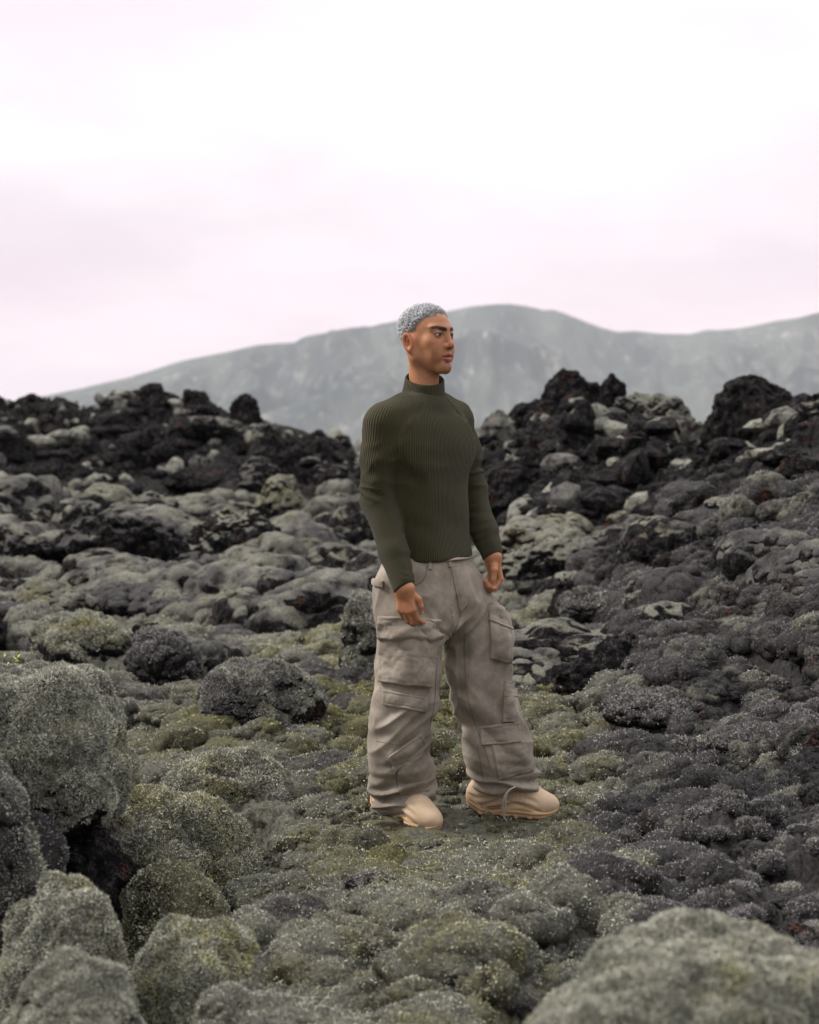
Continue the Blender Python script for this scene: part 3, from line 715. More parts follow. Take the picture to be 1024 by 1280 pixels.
# ------------------------------------------------------------------ mountain, sky, air, light
def build_mountain():
    prof = np.array([(-900, 640), (-400, 575), (-100, 530), (0, 512), (60, 497), (110, 487), (150, 478), (195, 466), (240, 452), (285, 443), (330, 433), (352, 431), (375, 430), (420, 418), (480, 405), (520, 396), (560, 387),
                     (590, 381), (620, 377.5), (640, 377), (660, 379), (682, 384), (695, 383.5), (712, 389), (735, 398), (760, 407), (778, 411), (800, 410), (830, 413), (870, 414), (893, 408), (905, 409), (930, 407), (960, 403), (990, 397), (1024, 391), (1120, 380), (1300, 400), (1700, 470), (2300, 560)], float)
    D = 4200.
    zs = (540 - prof[:, 1]) / FPX * D; xs = (prof[:, 0] - 512) / FPX * D
    nx, ny = 760, 240
    X = np.linspace(xs[0], xs[-1], nx); T = np.linspace(-1, 1, ny)
    XX, TT = np.meshgrid(X, T)
    ridge = np.interp(XX, xs, zs)
    gx = np.exp(-np.linspace(-2, 2, 5) ** 2)
    depth = 1300.
    yy = D + TT * depth + 120 * np.sin(XX / 420.) * (1 - np.abs(TT))
    fall = np.clip(1 - np.abs(TT), 0, 1)
    fall = np.where(TT < 0, fall ** 1.12, fall ** .8)
    p = np.stack([XX.ravel(), yy.ravel(), np.zeros(XX.size)], 1).astype(F32)
    gul = np.abs(fbm(np.stack([p[:, 0] / 170 + .25 * perlin(p / 300, 2), p[:, 1] / 900, p[:, 2]], 1), 5, .5, 81)).reshape(XX.shape)
    big = fbm(p / 700, 4, .5, 85).reshape(XX.shape); sm = fbm(p / 90, 4, .55, 88).reshape(XX.shape)
    mask = 4 * fall * (1 - fall)
    Z = -45 + (ridge + 45) * fall * (1 + 0 * big) + mask * ((ridge + 60) * (.40 * big - .55 * gul + .15) + 16 * sm) + (TT > -.12) * (TT <= .12) * 1.2 * sm
    V = np.stack([XX.ravel(), yy.ravel(), Z.ravel()], 1)
    idx = np.arange(nx * ny).reshape(ny, nx)
    Fq = np.stack([idx[:-1, :-1], idx[:-1, 1:], idx[1:, 1:], idx[1:, :-1]], 2).reshape(-1, 4)
    me = mesh_np('mountain', V, Fq)
    m = bpy.data.materials.new('mountain_slope'); t = NT(m)
    pos = t.n('ShaderNodeNewGeometry').outputs['Position']
    mp = t.n('ShaderNodeMapping'); mp.inputs['Scale'].default_value = (1, .22, .22); t.l(pos, mp.inputs['Vector'])
    n1 = t.noise(mp.outputs[0], .006, 6, .6); n2 = t.noise(mp.outputs[0], .05, 6, .68); n3 = t.noise(pos, .0022, 4)
    c = t.mixc(t.ramp(n1, .35, .65), (.016, .027, .028), (.075, .086, .074))
    c = t.mixc(t.ramp(n2, .52, .68), c, (.15, .145, .13))
    c = t.mixc(t.math('MULTIPLY', t.ramp(n2, .56, .66), t.ramp(n3, .50, .60)), c, (.24, .23, .215))
    t.out(t.bsdf(c, .95, .1).outputs[0])
    o = link('mountain', me, m); tag(o, 'broad hazy grey mountain with a rounded summit behind the man', None, kind='structure')
build_mountain()

def build_haze():
    me = bpy.data.meshes.new('haze'); bm = bmesh.new(); bmesh.ops.create_cube(bm, size=1); bm.to_mesh(me); bm.free()
    m = bpy.data.materials.new('air'); t = NT(m)
    v = t.n('ShaderNodeVolumePrincipled'); v.inputs['Color'].default_value = (.91, .95, 1.0, 1); v.inputs['Density'].default_value = HAZE
    v.inputs['Anisotropy'].default_value = 0.
    o_ = t.n('ShaderNodeOutputMaterial'); t.l(v.outputs[0], o_.inputs['Volume'])
    o = link('haze', me, m); o.scale = (18800, 18800, 470); o.location = (0, 0, 235 - 62)
    tag(o, 'thin pale haze hanging in the air in front of the mountain', None, kind='stuff')
HAZE = .000098
build_haze()

SUN_EL, SUN_AZ = math.radians(40), math.radians(-82)   # azimuth from +Y towards +X: low from the left, a little behind the camera
w = bpy.data.worlds.new('World'); sc.world = w; w.use_nodes = True
t = w.node_tree; t.nodes.clear()
class _W(NT):
    def __init__(s, tree): s.t = tree
q = _W(t)
sky = q.n('ShaderNodeTexSky'); sky.sky_type = 'NISHITA'; sky.sun_disc = False
sky.sun_elevation = SUN_EL; sky.sun_rotation = SUN_AZ
tc = q.n('ShaderNodeTexCoord'); sp = q.n('ShaderNodeSeparateXYZ'); q.l(tc.outputs['Generated'], sp.inputs[0])
# the cloud deck: a plane of noise at a fixed height above the viewer, direction / z
zc = q.math('MAXIMUM', sp.outputs[2], 0.0); zz = q.math('ADD', zc, .22)
cb = q.n('ShaderNodeCombineXYZ'); q.l(q.math('DIVIDE', sp.outputs[0], zz), cb.inputs[0]); q.l(q.math('DIVIDE', sp.outputs[1], zz), cb.inputs[1])
n1 = q.noise(cb.outputs[0], .55, 6, .52); n2 = q.noise(cb.outputs[0], 1.5, 6, .55)
el = q.n('ShaderNodeValToRGB'); q.l(zc, el.inputs[0])
cr = el.color_ramp
stops = [(0., (.93, .745, .79)), (.05, (.925, .75, .80)), (.085, (.83, .70, .755)), (.12, (.84, .755, .79)), (.18, (.90, .857, .866)), (.27, (.935, .90, .903)), (.42, (1.15, 1.13, 1.13)), (.7, (2.1, 2.1, 2.1)), (1., (2.5, 2.5, 2.52))]
cr.elements[0].position = 0; cr.elements[0].color = (*stops[0][1], 1); cr.elements[1].position = 1; cr.elements[1].color = (*stops[-1][1], 1)
for p_, c_ in stops[1:-1]:
    e = cr.elements.new(p_); e.color = (*c_, 1)
fac = q.ramp(q.math('ADD', q.math('MULTIPLY', n1, .7), q.math('MULTIPLY', n2, .3)), .40, .60)
cl = q.mixc(1., el.outputs[0], q.mixc(fac, (.875, .825, .865), (1.06, 1.055, 1.045)), 'MULTIPLY')
glow = q.math('MULTIPLY', q.ramp(sp.outputs[0], .05, .32), q.ramp(zc, .11, .03))
cl = q.mixc(glow, cl, (1.0, .86, .86))
side = q.n('ShaderNodeMapRange'); side.interpolation_type = 'SMOOTHSTEP'; side.inputs['From Min'].default_value = -.7; side.inputs['From Max'].default_value = .6
side.inputs['To Min'].default_value = .44; side.inputs['To Max'].default_value = 1.; q.l(sp.outputs[1], side.inputs['Value'])
b1 = q.n('ShaderNodeBackground'); q.l(sky.outputs[0], b1.inputs[0]); b1.inputs[1].default_value = .05
b2 = q.n('ShaderNodeBackground'); q.l(cl, b2.inputs[0]); q.l(q.math('MULTIPLY', side.outputs[0], .965), b2.inputs[1])
mx = q.n('ShaderNodeMixShader'); mx.inputs[0].default_value = .9; q.l(b1.outputs[0], mx.inputs[1]); q.l(b2.outputs[0], mx.inputs[2])
ow = q.n('ShaderNodeOutputWorld'); q.l(mx.outputs[0], ow.inputs[0])

sd = bpy.data.lights.new('sun', 'SUN'); sd.energy = 2.4; sd.angle = math.radians(11); sd.color = (1.0, .93, .86)
so = bpy.data.objects.new('sun', sd); COL.objects.link(so)
dirv = Vector((math.sin(SUN_AZ) * math.cos(SUN_EL), math.cos(SUN_AZ) * math.cos(SUN_EL), math.sin(SUN_EL)))
so.rotation_euler = dirv.to_track_quat('Z', 'Y').to_euler()

sc.view_settings.view_transform = 'Standard'; sc.view_settings.look = 'None'
sc.view_settings.exposure = .50; sc.view_settings.gamma = 1.
sc.render.engine = 'CYCLES'
cy = sc.cycles
cy.use_denoising = True; cy.denoiser = 'OPENIMAGEDENOISE'
cy.max_bounces = 6; cy.diffuse_bounces = 3; cy.glossy_bounces = 2; cy.volume_bounces = 1; cy.transparent_max_bounces = 8
cy.sample_clamp_indirect = 6.
# ------------------------------------------------------------------ the man
def mesh_sdf(f, lo, hi, h, slack=1.35, project=True, B=8):
    """surface nets on the blocks of a grid that the surface passes through; quads facing outwards"""
    lo = np.array(lo, float); hi = np.array(hi, float)
    nb = np.ceil((hi - lo) / (B * h)).astype(int)
    bi = np.stack(np.meshgrid(*[np.arange(n) for n in nb], indexing='ij'), -1).reshape(-1, 3)
    fc = f(lo + (bi + .5) * B * h)
    bi = bi[np.abs(fc) < .87 * B * h * slack + .004]
    g = np.arange(B + 1); loc = np.stack(np.meshgrid(g, g, g, indexing='ij'), -1)           # (9,9,9,3)
    node = bi[:, None, None, None, :] * B + loc[None]
    P = (lo + node * h).reshape(-1, 3); val = np.empty(len(P))
    for s in range(0, len(P), 400000): val[s:s + 400000] = f(P[s:s + 400000])
    val = val.reshape(len(bi), B + 1, B + 1, B + 1)
    val = np.where(val == 0, 1e-9, val)
    dim = nb * B + 2
    key = lambda c: ((c[..., 0] + 1) * (dim[1] + 2) + c[..., 1] + 1) * (dim[2] + 2) + c[..., 2] + 1
    sgn = val < 0
    c8 = [sgn[:, a:B + a, b:B + b, c:B + c] for a in (0, 1) for b in (0, 1) for c in (0, 1)]
    tot = sum(x.astype(np.int8) for x in c8); act = (tot > 0) & (tot < 8)
    ib, ia, ja, ka = np.nonzero(act)
    cells = bi[ib] * B + np.stack([ia, ja, ka], 1)
    acc = np.zeros((len(ib), 3)); cnt = np.zeros(len(ib))
    cor = {(a, b, c): val[ib, ia + a, ja + b, ka + c] for a in (0, 1) for b in (0, 1) for c in (0, 1)}
    for (a, b, c), v0 in cor.items():
        for ax in range(3):
            e = [a, b, c]
            if e[ax]: continue
            e[ax] = 1; v1 = cor[tuple(e)]; m = (v0 < 0) != (v1 < 0)
            t = np.where(m, v0 / np.where(m, v0 - v1, 1), 0); q = np.tile(np.array([a, b, c], float), (len(t), 1)); q[:, ax] += t
            acc[m] += q[m]; cnt[m] += 1
    V = lo + (cells + acc / cnt[:, None]) * h
    kk = key(cells); order = np.argsort(kk); ks = kk[order]
    quads = []
    for ax in range(3):
        sl0 = [slice(0, B)] * 3; sl1 = [slice(0, B)] * 3; sl1[ax] = slice(1, B + 1)
        s0 = sgn[(slice(None), *sl0)]; s1 = sgn[(slice(None), *sl1)]
        n_, i_, j_, k_ = np.nonzero(s0 != s1); nd = bi[n_] * B + np.stack([i_, j_, k_], 1)
        u, v = [(1, 2), (2, 0), (0, 1)][ax]; ids = []; ok = np.ones(len(nd), bool)
        for du, dv in ((-1, -1), (0, -1), (0, 0), (-1, 0)):
            c = nd.copy(); c[:, u] += du; c[:, v] += dv; kq = key(c)
            p = np.clip(np.searchsorted(ks, kq), 0, len(ks) - 1); ok &= ks[p] == kq; ids.append(order[p])
        Q = np.stack(ids, 1); fl = ~s0[n_, i_, j_, k_]; Q[fl] = Q[fl][:, ::-1]; quads.append(Q[ok])
    Q = np.concatenate(quads)
    if project:
        e = h * .4
        for _ in range(1):
            d0 = f(V); G_ = np.stack([f(V + e * np.eye(3)[k]) - d0 for k in range(3)], 1) / e
            V = V - np.clip(d0, -h, h)[:, None] * G_ / np.maximum((G_ ** 2).sum(1), .05)[:, None]
    return V, Q

def cone(p, a, b, r1, r2):
    a = np.asarray(a, float); b = np.asarray(b, float); ba = b - a
    t = np.clip(((p - a) @ ba) / max(ba @ ba, 1e-12), 0, 1)
    return np.linalg.norm(p - a - t[:, None] * ba, axis=1) - (r1 + (r2 - r1) * t)
def chain(p, pts, rs, k=.02):
    d = None
    for i in range(len(pts) - 1):
        c = cone(p, pts[i], pts[i + 1], rs[i], rs[i + 1]); d = c if d is None else smin(d, c, k)
    return d
def ell(p, c, r):
    q = (p - np.asarray(c, float)) / np.asarray(r, float); k0 = np.linalg.norm(q, axis=1); k1 = np.linalg.norm(q / np.asarray(r, float), axis=1)
    return k0 * (k0 - 1) / np.maximum(k1, 1e-9)
def smin(a, b, k):
    h = np.maximum(k - np.abs(a - b), 0) / k; return np.minimum(a, b) - h * h * k * .25
def smax(a, b, k): return -smin(-a, -b, k)
def frame(f, up=(0, 0, 1)):
    f = np.array(f, float); f /= np.linalg.norm(f); up = np.array(up, float); l = np.cross(up, f); l /= np.linalg.norm(l); u = np.cross(f, l); return l, f, u
def grouped(p, centre, rad, fn):
    """evaluate fn only near its ball"""
    q = np.linalg.norm(p - centre, axis=1); d = q - rad * .75; m = q < rad
    if m.any(): d[m] = fn(p[m])
    return d

PSI = math.radians(40); PSH = math.radians(48)
BL, BF, BU = frame((math.sin(PSI), -math.cos(PSI), 0))
HL, HF, HU = frame((math.sin(PSH), -math.cos(PSH), .02))
HC = at(534.5, 419.5, 5.97)
def J(px, py, y): return at(px, py, y)
SH_R, EL_R, WR_R = J(477, 520, 5.87), J(473, 625, 5.88), J(505, 735, 5.735)
SH_L, EL_L, WR_L = J(574, 518, 6.12), J(587, 610, 6.15), J(616, 695, 6.03)
NECK = J(529, 486, 5.985); CHEST = J(527, 555, 5.99); WAIST = J(534, 650, 5.98); HIPC = J(533, 730, 5.975)

def head_local(p):
    q = p - HC; c = q @ HU
    return np.stack([q @ HL, q @ HF, np.where(c < 0, c / 1.13, c / .97)], 1)
def head_sdf(p):
    q = head_local(p); s = q.copy(); s[:, 0] = np.abs(s[:, 0])          # the face is symmetric
    d = ell(q, (0, -.014, .030), (.0735, .095, .078))
    d = smin(d, ell(q, (0, .030, -.022), (.0585, .063, .086)), .03)
    d = smin(d, cone(s, (.053, -.002, -.064), (.013, .067, -.102), .0165, .0165), .028)      # jaw
    d = smin(d, cone(s, (.056, -.006, -.02), (.050, -.004, -.062), .016, .015), .03)
    d = smin(d, cone(q, (-.008, .076, -.100), (.008, .076, -.100), .0165, .0165), .018)         # chin
    d = smin(d, cone(s, (.006, .0835, .020), (.046, .064, .019), .0085, .0100), .018)           # brow
    d = smin(d, ell(s, (.045, .052, -.024), (.020, .021, .017)), .025)                          # cheekbone
    d = smin(d, ell(s, (.030, .066, -.055), (.020, .016, .022)), .03)
    d = smax(d, -ell(s, (.0315, .099, -.001), (.019, .0165, .0125)), .016)                      # sockets
    d = smin(d, cone(q, (0, .084, .012), (0, .1045, -.030), .0078, .0092), .014)                # nose
    d = smin(d, ell(q, (0, .1075, -.0345), (.0105, .0105, .0095)), .010)
    d = smin(d, ell(s, (.0135, .0945, -.0385), (.0080, .0110, .0075)), .007)
    d = smax(d, -ell(s, (.0068, .1025, -.0455), (.0042, .0065, .0045)), .004)
    d = smin(d, cone(s, (0, .0855, -.055), (.026, .074, -.066), .012, .010), .016)              # muzzle
    d = smin(d, cone(s, (.0035, .0990, -.0625), (.0220, .0835, -.0675), .0074, .0032), .005)    # lips
    d = smin(d, cone(s, (0, .0975, -.0772), (.0200, .0835, -.0722), .0090, .0034), .005)
    d = smax(d, -cone(s, (0, .1065, -.0697), (.025, .0870, -.0692), .0016, .0012), .0035)
    lid = ell(s, (.0320, .0735, -.001), (.0165, .0142, .0140))
    slit = ell(s, (.0330, .086, -.0012), (.0152, .020, .0042))
    d = smin(d, smax(lid, -slit, .0025), .004)
    # ears
    e = (s - np.array([.0765, -.018, -.022])) / 1.08; e = np.stack([e[:, 0] - .25 * -e[:, 1] * 0 + .30 * e[:, 1], e[:, 1] + .18 * e[:, 2], e[:, 2]], 1)
    rr = np.sqrt((e[:, 1] / .0155) ** 2 + (e[:, 2] / .0270) ** 2)
    rim = np.sqrt(((rr - .84) * .0165) ** 2 + (e[:, 0] - .007) ** 2) - .0040
    rim2 = np.sqrt(((np.sqrt(((e[:, 1] - .002) / .0155) ** 2 + ((e[:, 2] + .003) / .0290) ** 2) - .48) * .0165) ** 2 + (e[:, 0] - .004) ** 2) - .0026
    rim = smin(rim, np.maximum(rim2, e[:, 1] - .006), .003)
    plate = np.maximum(np.abs(e[:, 0] + .003) - .0042, (rr - .9) * .015)
    ear = smin(rim, plate, .005); ear = smin(ear, ell(e, (.001, .003, -.0265), (.0048, .0075, .0085)), .006)
    ear = smin(ear, ell(e, (.002, .0135, -.003), (.004, .004, .008)), .005)
    d = smin(d, ear, .006)
    return d

def hand_prims(W, d, t, curl, thumb, sc_=1., left=False):
    """finger bones of one hand: lists of joints and radii"""
    d = d / np.linalg.norm(d); t = t - d * (t @ d); t /= np.linalg.norm(t); n = np.cross(t, d) if not left else -np.cross(t, d)
    G_ = lambda a, b, c: W + sc_ * (a * t + b * d + c * n)
    out = {'palm': [], 'fingers': [], 'n': n, 't': t, 'd': d}
    for (kt, kd, Ls, r0), (c1, c2, c3), sp in zip(((.0300, .086, (.043, .026, .021), .0100), (.0098, .091, (.046, .029, .022), .0102), (-.0105, .087, (.043, .027, .021), .0097), (-.0290, .079, (.034, .021, .019), .0086)), curl, (.10, .02, -.05, -.12)):
        a = 0.; p = np.array([kt, kd, 0.]); pts = [p]
        for L, c in zip(Ls, (c1, c2, c3)):
            a += math.radians(c); p = p + L * np.array([sp * math.cos(a), math.cos(a), math.sin(a)]); pts.append(p)
        out['fingers'].append(([G_(*q) for q in pts], [r0 * sc_, r0 * .93 * sc_, r0 * .86 * sc_, r0 * .72 * sc_]))
        out['palm'].append((G_(kt * .62, .012, .002), G_(kt, kd - .002, 0), .0150 * sc_, .0122 * sc_))
    pts = [G_(*q) for q in thumb]; out['fingers'].append((pts, [.0150 * sc_, .0120 * sc_, .0100 * sc_, .0078 * sc_]))
    out['tip'] = pts[-1]; out['palmc'] = G_(.0, .05, 0); out['thumb'] = pts
    return out
HAND_R = hand_prims(WR_R, np.array([.12, -.02, -1.]), np.array([.86, -.46, .05]), ((26, 34, 22), (22, 36, 25), (26, 40, 28), (32, 44, 30)),
                    ((.020, .022, .010), (.046, .048, .018), (.050, .076, .024), (.046, .100, .028)), .90)
HAND_L = hand_prims(WR_L, np.array([.14, .0, -1.]), np.array([.50, -.86, .05]), ((48, 72, 40), (52, 74, 42), (56, 76, 44), (58, 76, 44)),
                    ((.020, .022, .010), (.040, .048, .026), (.040, .080, .036), (.036, .106, .040)), .98, True)
def hand_sdf(p, H, W, E):
    d = None
    for a, b, r1, r2 in H['palm']:
        c = cone(p, a, b, r1, r2); d = c if d is None else smin(d, c, .016)
    fr = W + (E - W) * .2
    d = smin(d, smin(cone(p, W + .012 * H['t'], fr, .0215, .027), cone(p, W - .012 * H['t'], fr, .0215, .027), .02), .03)
    for pts, rs in H['fingers']:
        d = smin(d, chain(p, pts, rs, .004), .0065)
    return d

ANK_R, ANK_L = J(492, 1003, 5.975), J(612, 992, 6.03)
KNEE_R, KNEE_L = J(505, 875, 5.87), J(606, 872, 6.02)
def body_sdf(p):
    d = grouped(p, HC + [0, 0, -.01], .24, head_sdf)
    nk = smin(cone(p, HC - .02 * HF * 1.6 - .075 * HU, NECK + [0, 0, -.05], .044, .047), cone(p, HC + .012 * HF - .088 * HU, NECK + .018 * BF + [0, 0, -.05], .030, .038), .03)
    nk = smin(nk, cone(p, HC - .055 * HL - .03 * HF - .055 * HU, NECK + .045 * BF - .015 * BL + [0, 0, -.045], .013, .012), .03)
    d = smin(d, nk, .022)
    up = p[:, 2]
    q = np.stack([(p - CHEST) @ BL, (p - CHEST) @ BF, up - CHEST[2]], 1)
    t = ell(q, (0, 0, -.03), (.150, .092, .165)); t = smin(t, cone(p, CHEST, HIPC, .080, .080), .06); t = smin(t, ell(p, HIPC, (.115, .085, .12)), .06)
    d = smin(d, t, .02)
    for S, E, W, H in ((SH_R, EL_R, WR_R, HAND_R), (SH_L, EL_L, WR_L, HAND_L)):
        a = smin(cone(p, S + (E - S) * .12, E, .046, .040), cone(p, E, W, .038, .024), .02)
        d = smin(d, a, .04)
        d = smin(d, grouped(p, H['palmc'], .21, lambda s: hand_sdf(s, H, W, E)), .012)
    for h_, kn, an in ((J(507, 750, 5.9), KNEE_R, ANK_R), (J(568, 750, 6.05), KNEE_L, ANK_L)):
        d = smin(d, smin(cone(p, h_, kn, .075, .055), cone(p, kn, an, .052, .036), .03), .05)
        foot = BF if kn is KNEE_R else np.array([1., 0, 0])
        d = smin(d, cone(p, an + [0, 0, -.025], an + .11 * foot + [0, 0, -.035], .030, .022), .03)
    return d

def skin_material():
    m = bpy.data.materials.new('skin'); t = NT(m)
    a = t.n('ShaderNodeAttribute', attribute_name='col'); pos = t.n('ShaderNodeNewGeometry').outputs['Position']
    n1 = t.noise(pos, 60, 4, .6); n2 = t.noise(pos, 420, 3, .6)
    c = t.mixc(.55, a.outputs['Color'], t.mixc(n1, (.60, .50, .45), (1.35, 1.3, 1.25)), 'MULTIPLY'); c = t.mixc(.30, c, t.mixc(n2, (.55, .5, .48), (1.4, 1.4, 1.4)), 'MULTIPLY')
    b = t.bsdf(c, .50, .35, n2, .16, .0012)
    b.inputs['Subsurface Weight'].default_value = .12; b.inputs['Subsurface Radius'].default_value = (.010, .004, .002); b.inputs['Subsurface Scale'].default_value = 1.
    t.out(b.outputs[0]); return m

SKIN = np.array([.445, .210, .108])
def hairline(q):      # >0 where hair grows
    a, b, c = np.abs(q[:, 0]), q[:, 1], q[:, 2]
    line = np.interp(b, [-.12, -.06, -.030, -.012, .006, .012, .030, .050, .066, .09], [-.062, -.052, -.020, .012, .020, .034, .046, .060, .070, .074])
    return c - line - .006 * np.sin(a * 160 + b * 90) * .6
def body_colours(V):
    q = head_local(V); s = q.copy(); s[:, 0] = np.abs(s[:, 0]); near = np.linalg.norm(V - HC, axis=1) < .2
    C = np.tile(SKIN, (len(V), 1))
    mixin = lambda w, col: C * (1 - w[:, None]) + np.array(col) * w[:, None]
    n = .5 * fbm(V * 45, 3)
    C *= (1 + .12 * n)[:, None]
    # warm cheeks, nose and ears; cooler stubble shade on the jaw
    w = np.exp(-((s[:, 0] - .042) / .022) ** 2 - ((q[:, 2] + .03) / .026) ** 2 - ((q[:, 1] - .07) / .04) ** 2) * near; C = mixin(.35 * w, (.52, .20, .11))
    w = np.exp(-(np.linalg.norm((q - [0, .107, -.036]) / [.02, .02, .02], axis=1)) ** 2) * near; C = mixin(.35 * w, (.54, .22, .13))
    w = sstep(.066, .076, s[:, 0]) * sstep(.045, .02, np.abs(q[:, 2] + .012)) * near * (np.abs(q[:, 1] + .01) < .03); C = mixin(.45 * w, (.56, .20, .11))
    w = sstep(-.05, -.085, q[:, 2]) * sstep(-.03, .02, q[:, 1]) * near * sstep(-.16, -.125, q[:, 2]); C = mixin(.22 * w, (.26, .135, .09))
    # lips
    lip = np.exp(-((q[:, 2] + .0695 + .0015 * (s[:, 0] / .02) ** 2) / (.0120 * np.sqrt(np.clip(1 - (s[:, 0] / .026) ** 2, .02, 1)))) ** 4) * (s[:, 0] < .0255) * (q[:, 1] > .070) * near
    C = mixin(.85 * lip * sstep(.0225, .016, s[:, 0] * .75), (.38, .085, .085))
    low = lip * (q[:, 2] < -.0715); C = mixin(.5 * low, (.56, .19, .18))
    w = np.exp(-((q[:, 2] + .0695) / .0016) ** 2) * (s[:, 0] < .024) * (q[:, 1] > .07) * near; C = mixin(.8 * w, (.10, .03, .03))
    # eyebrows
    bx = (s[:, 0] - .007) / .054; mid = .0155 + .0125 * bx - .0150 * np.clip(bx - .62, 0, 1) ** 1.2 * 1.6
    th = .0064 * (1 - .55 * np.clip(bx - .35, 0, 1)) + .0003
    w = sstep(1.25, .75, np.abs(q[:, 2] - mid) / th) * sstep(-.04, .10, bx) * sstep(1.06, .9, bx) * (q[:, 1] > .03) * near
    C = mixin(.94 * w, (.014, .010, .008))
    # lash line and lids
    ex = (s[:, 0] - .0330) / .0165; up_ = -.0012 + .0050 * np.sqrt(np.clip(1 - ex ** 2, 0, 1)); lo_ = -.0012 - .0047 * np.sqrt(np.clip(1 - ex ** 2, 0, 1))
    on = (q[:, 1] > .058) * near * (np.abs(ex) < 1.08)
    w = np.exp(-((q[:, 2] - up_) / .0020) ** 2) * on; C = mixin(.92 * w, (.012, .008, .007))
    w = np.exp(-((q[:, 2] - lo_) / .0015) ** 2) * on; C = mixin(.55 * w, (.10, .045, .03))
    w = np.exp(-(np.linalg.norm((s - [.0068, .1025, -.0455]) / [.0045, .006, .0035], axis=1)) ** 2) * near; C = mixin(.85 * w, (.05, .018, .012))
    # scalp under the hair, faded over the ear and at the nape
    hl = hairline(q); w = sstep(-.004, .012, hl) * near * (s[:, 0] < .085) * ~((s[:, 0] > .070) & (np.abs(q[:, 1] + .017) < .02) & (q[:, 2] < .012))
    C = mixin(.95 * w, (.15, .145, .15))
    w = sstep(-.016, -.002, hl) * (1 - sstep(-.002, .008, hl)) * near * (q[:, 1] < .03) * (s[:, 0] < .0745); C = mixin(.5 * w, (.12, .085, .07))
    for H in (HAND_R, HAND_L):
        n_ = np.linalg.norm(V - H['palmc'], axis=1) < .14
        w = np.exp(-(np.linalg.norm(V - (H['tip'] + .006 * H['t'] + .001 * H['d']), axis=1) / .0065) ** 4) * n_; C = mixin(.85 * w, (.72, .48, .42))
        for pts, rs in H['fingers'][:4]:
            for k in (0, 1, 2):
                w = np.exp(-(np.linalg.norm(V - (pts[k] - H['n'] * rs[k]), axis=1) / .007) ** 2) * n_; C = mixin(.30 * w, (.36, .13, .08))
            w = np.exp(-(np.linalg.norm(V - (pts[3] - H['n'] * rs[3] * .9), axis=1) / .0055) ** 4) * n_; C = mixin(.5 * w, (.62, .36, .28))
        w = n_ * .06; C = mixin(w, (.52, .20, .12))
    return np.clip(C, 0, 1)

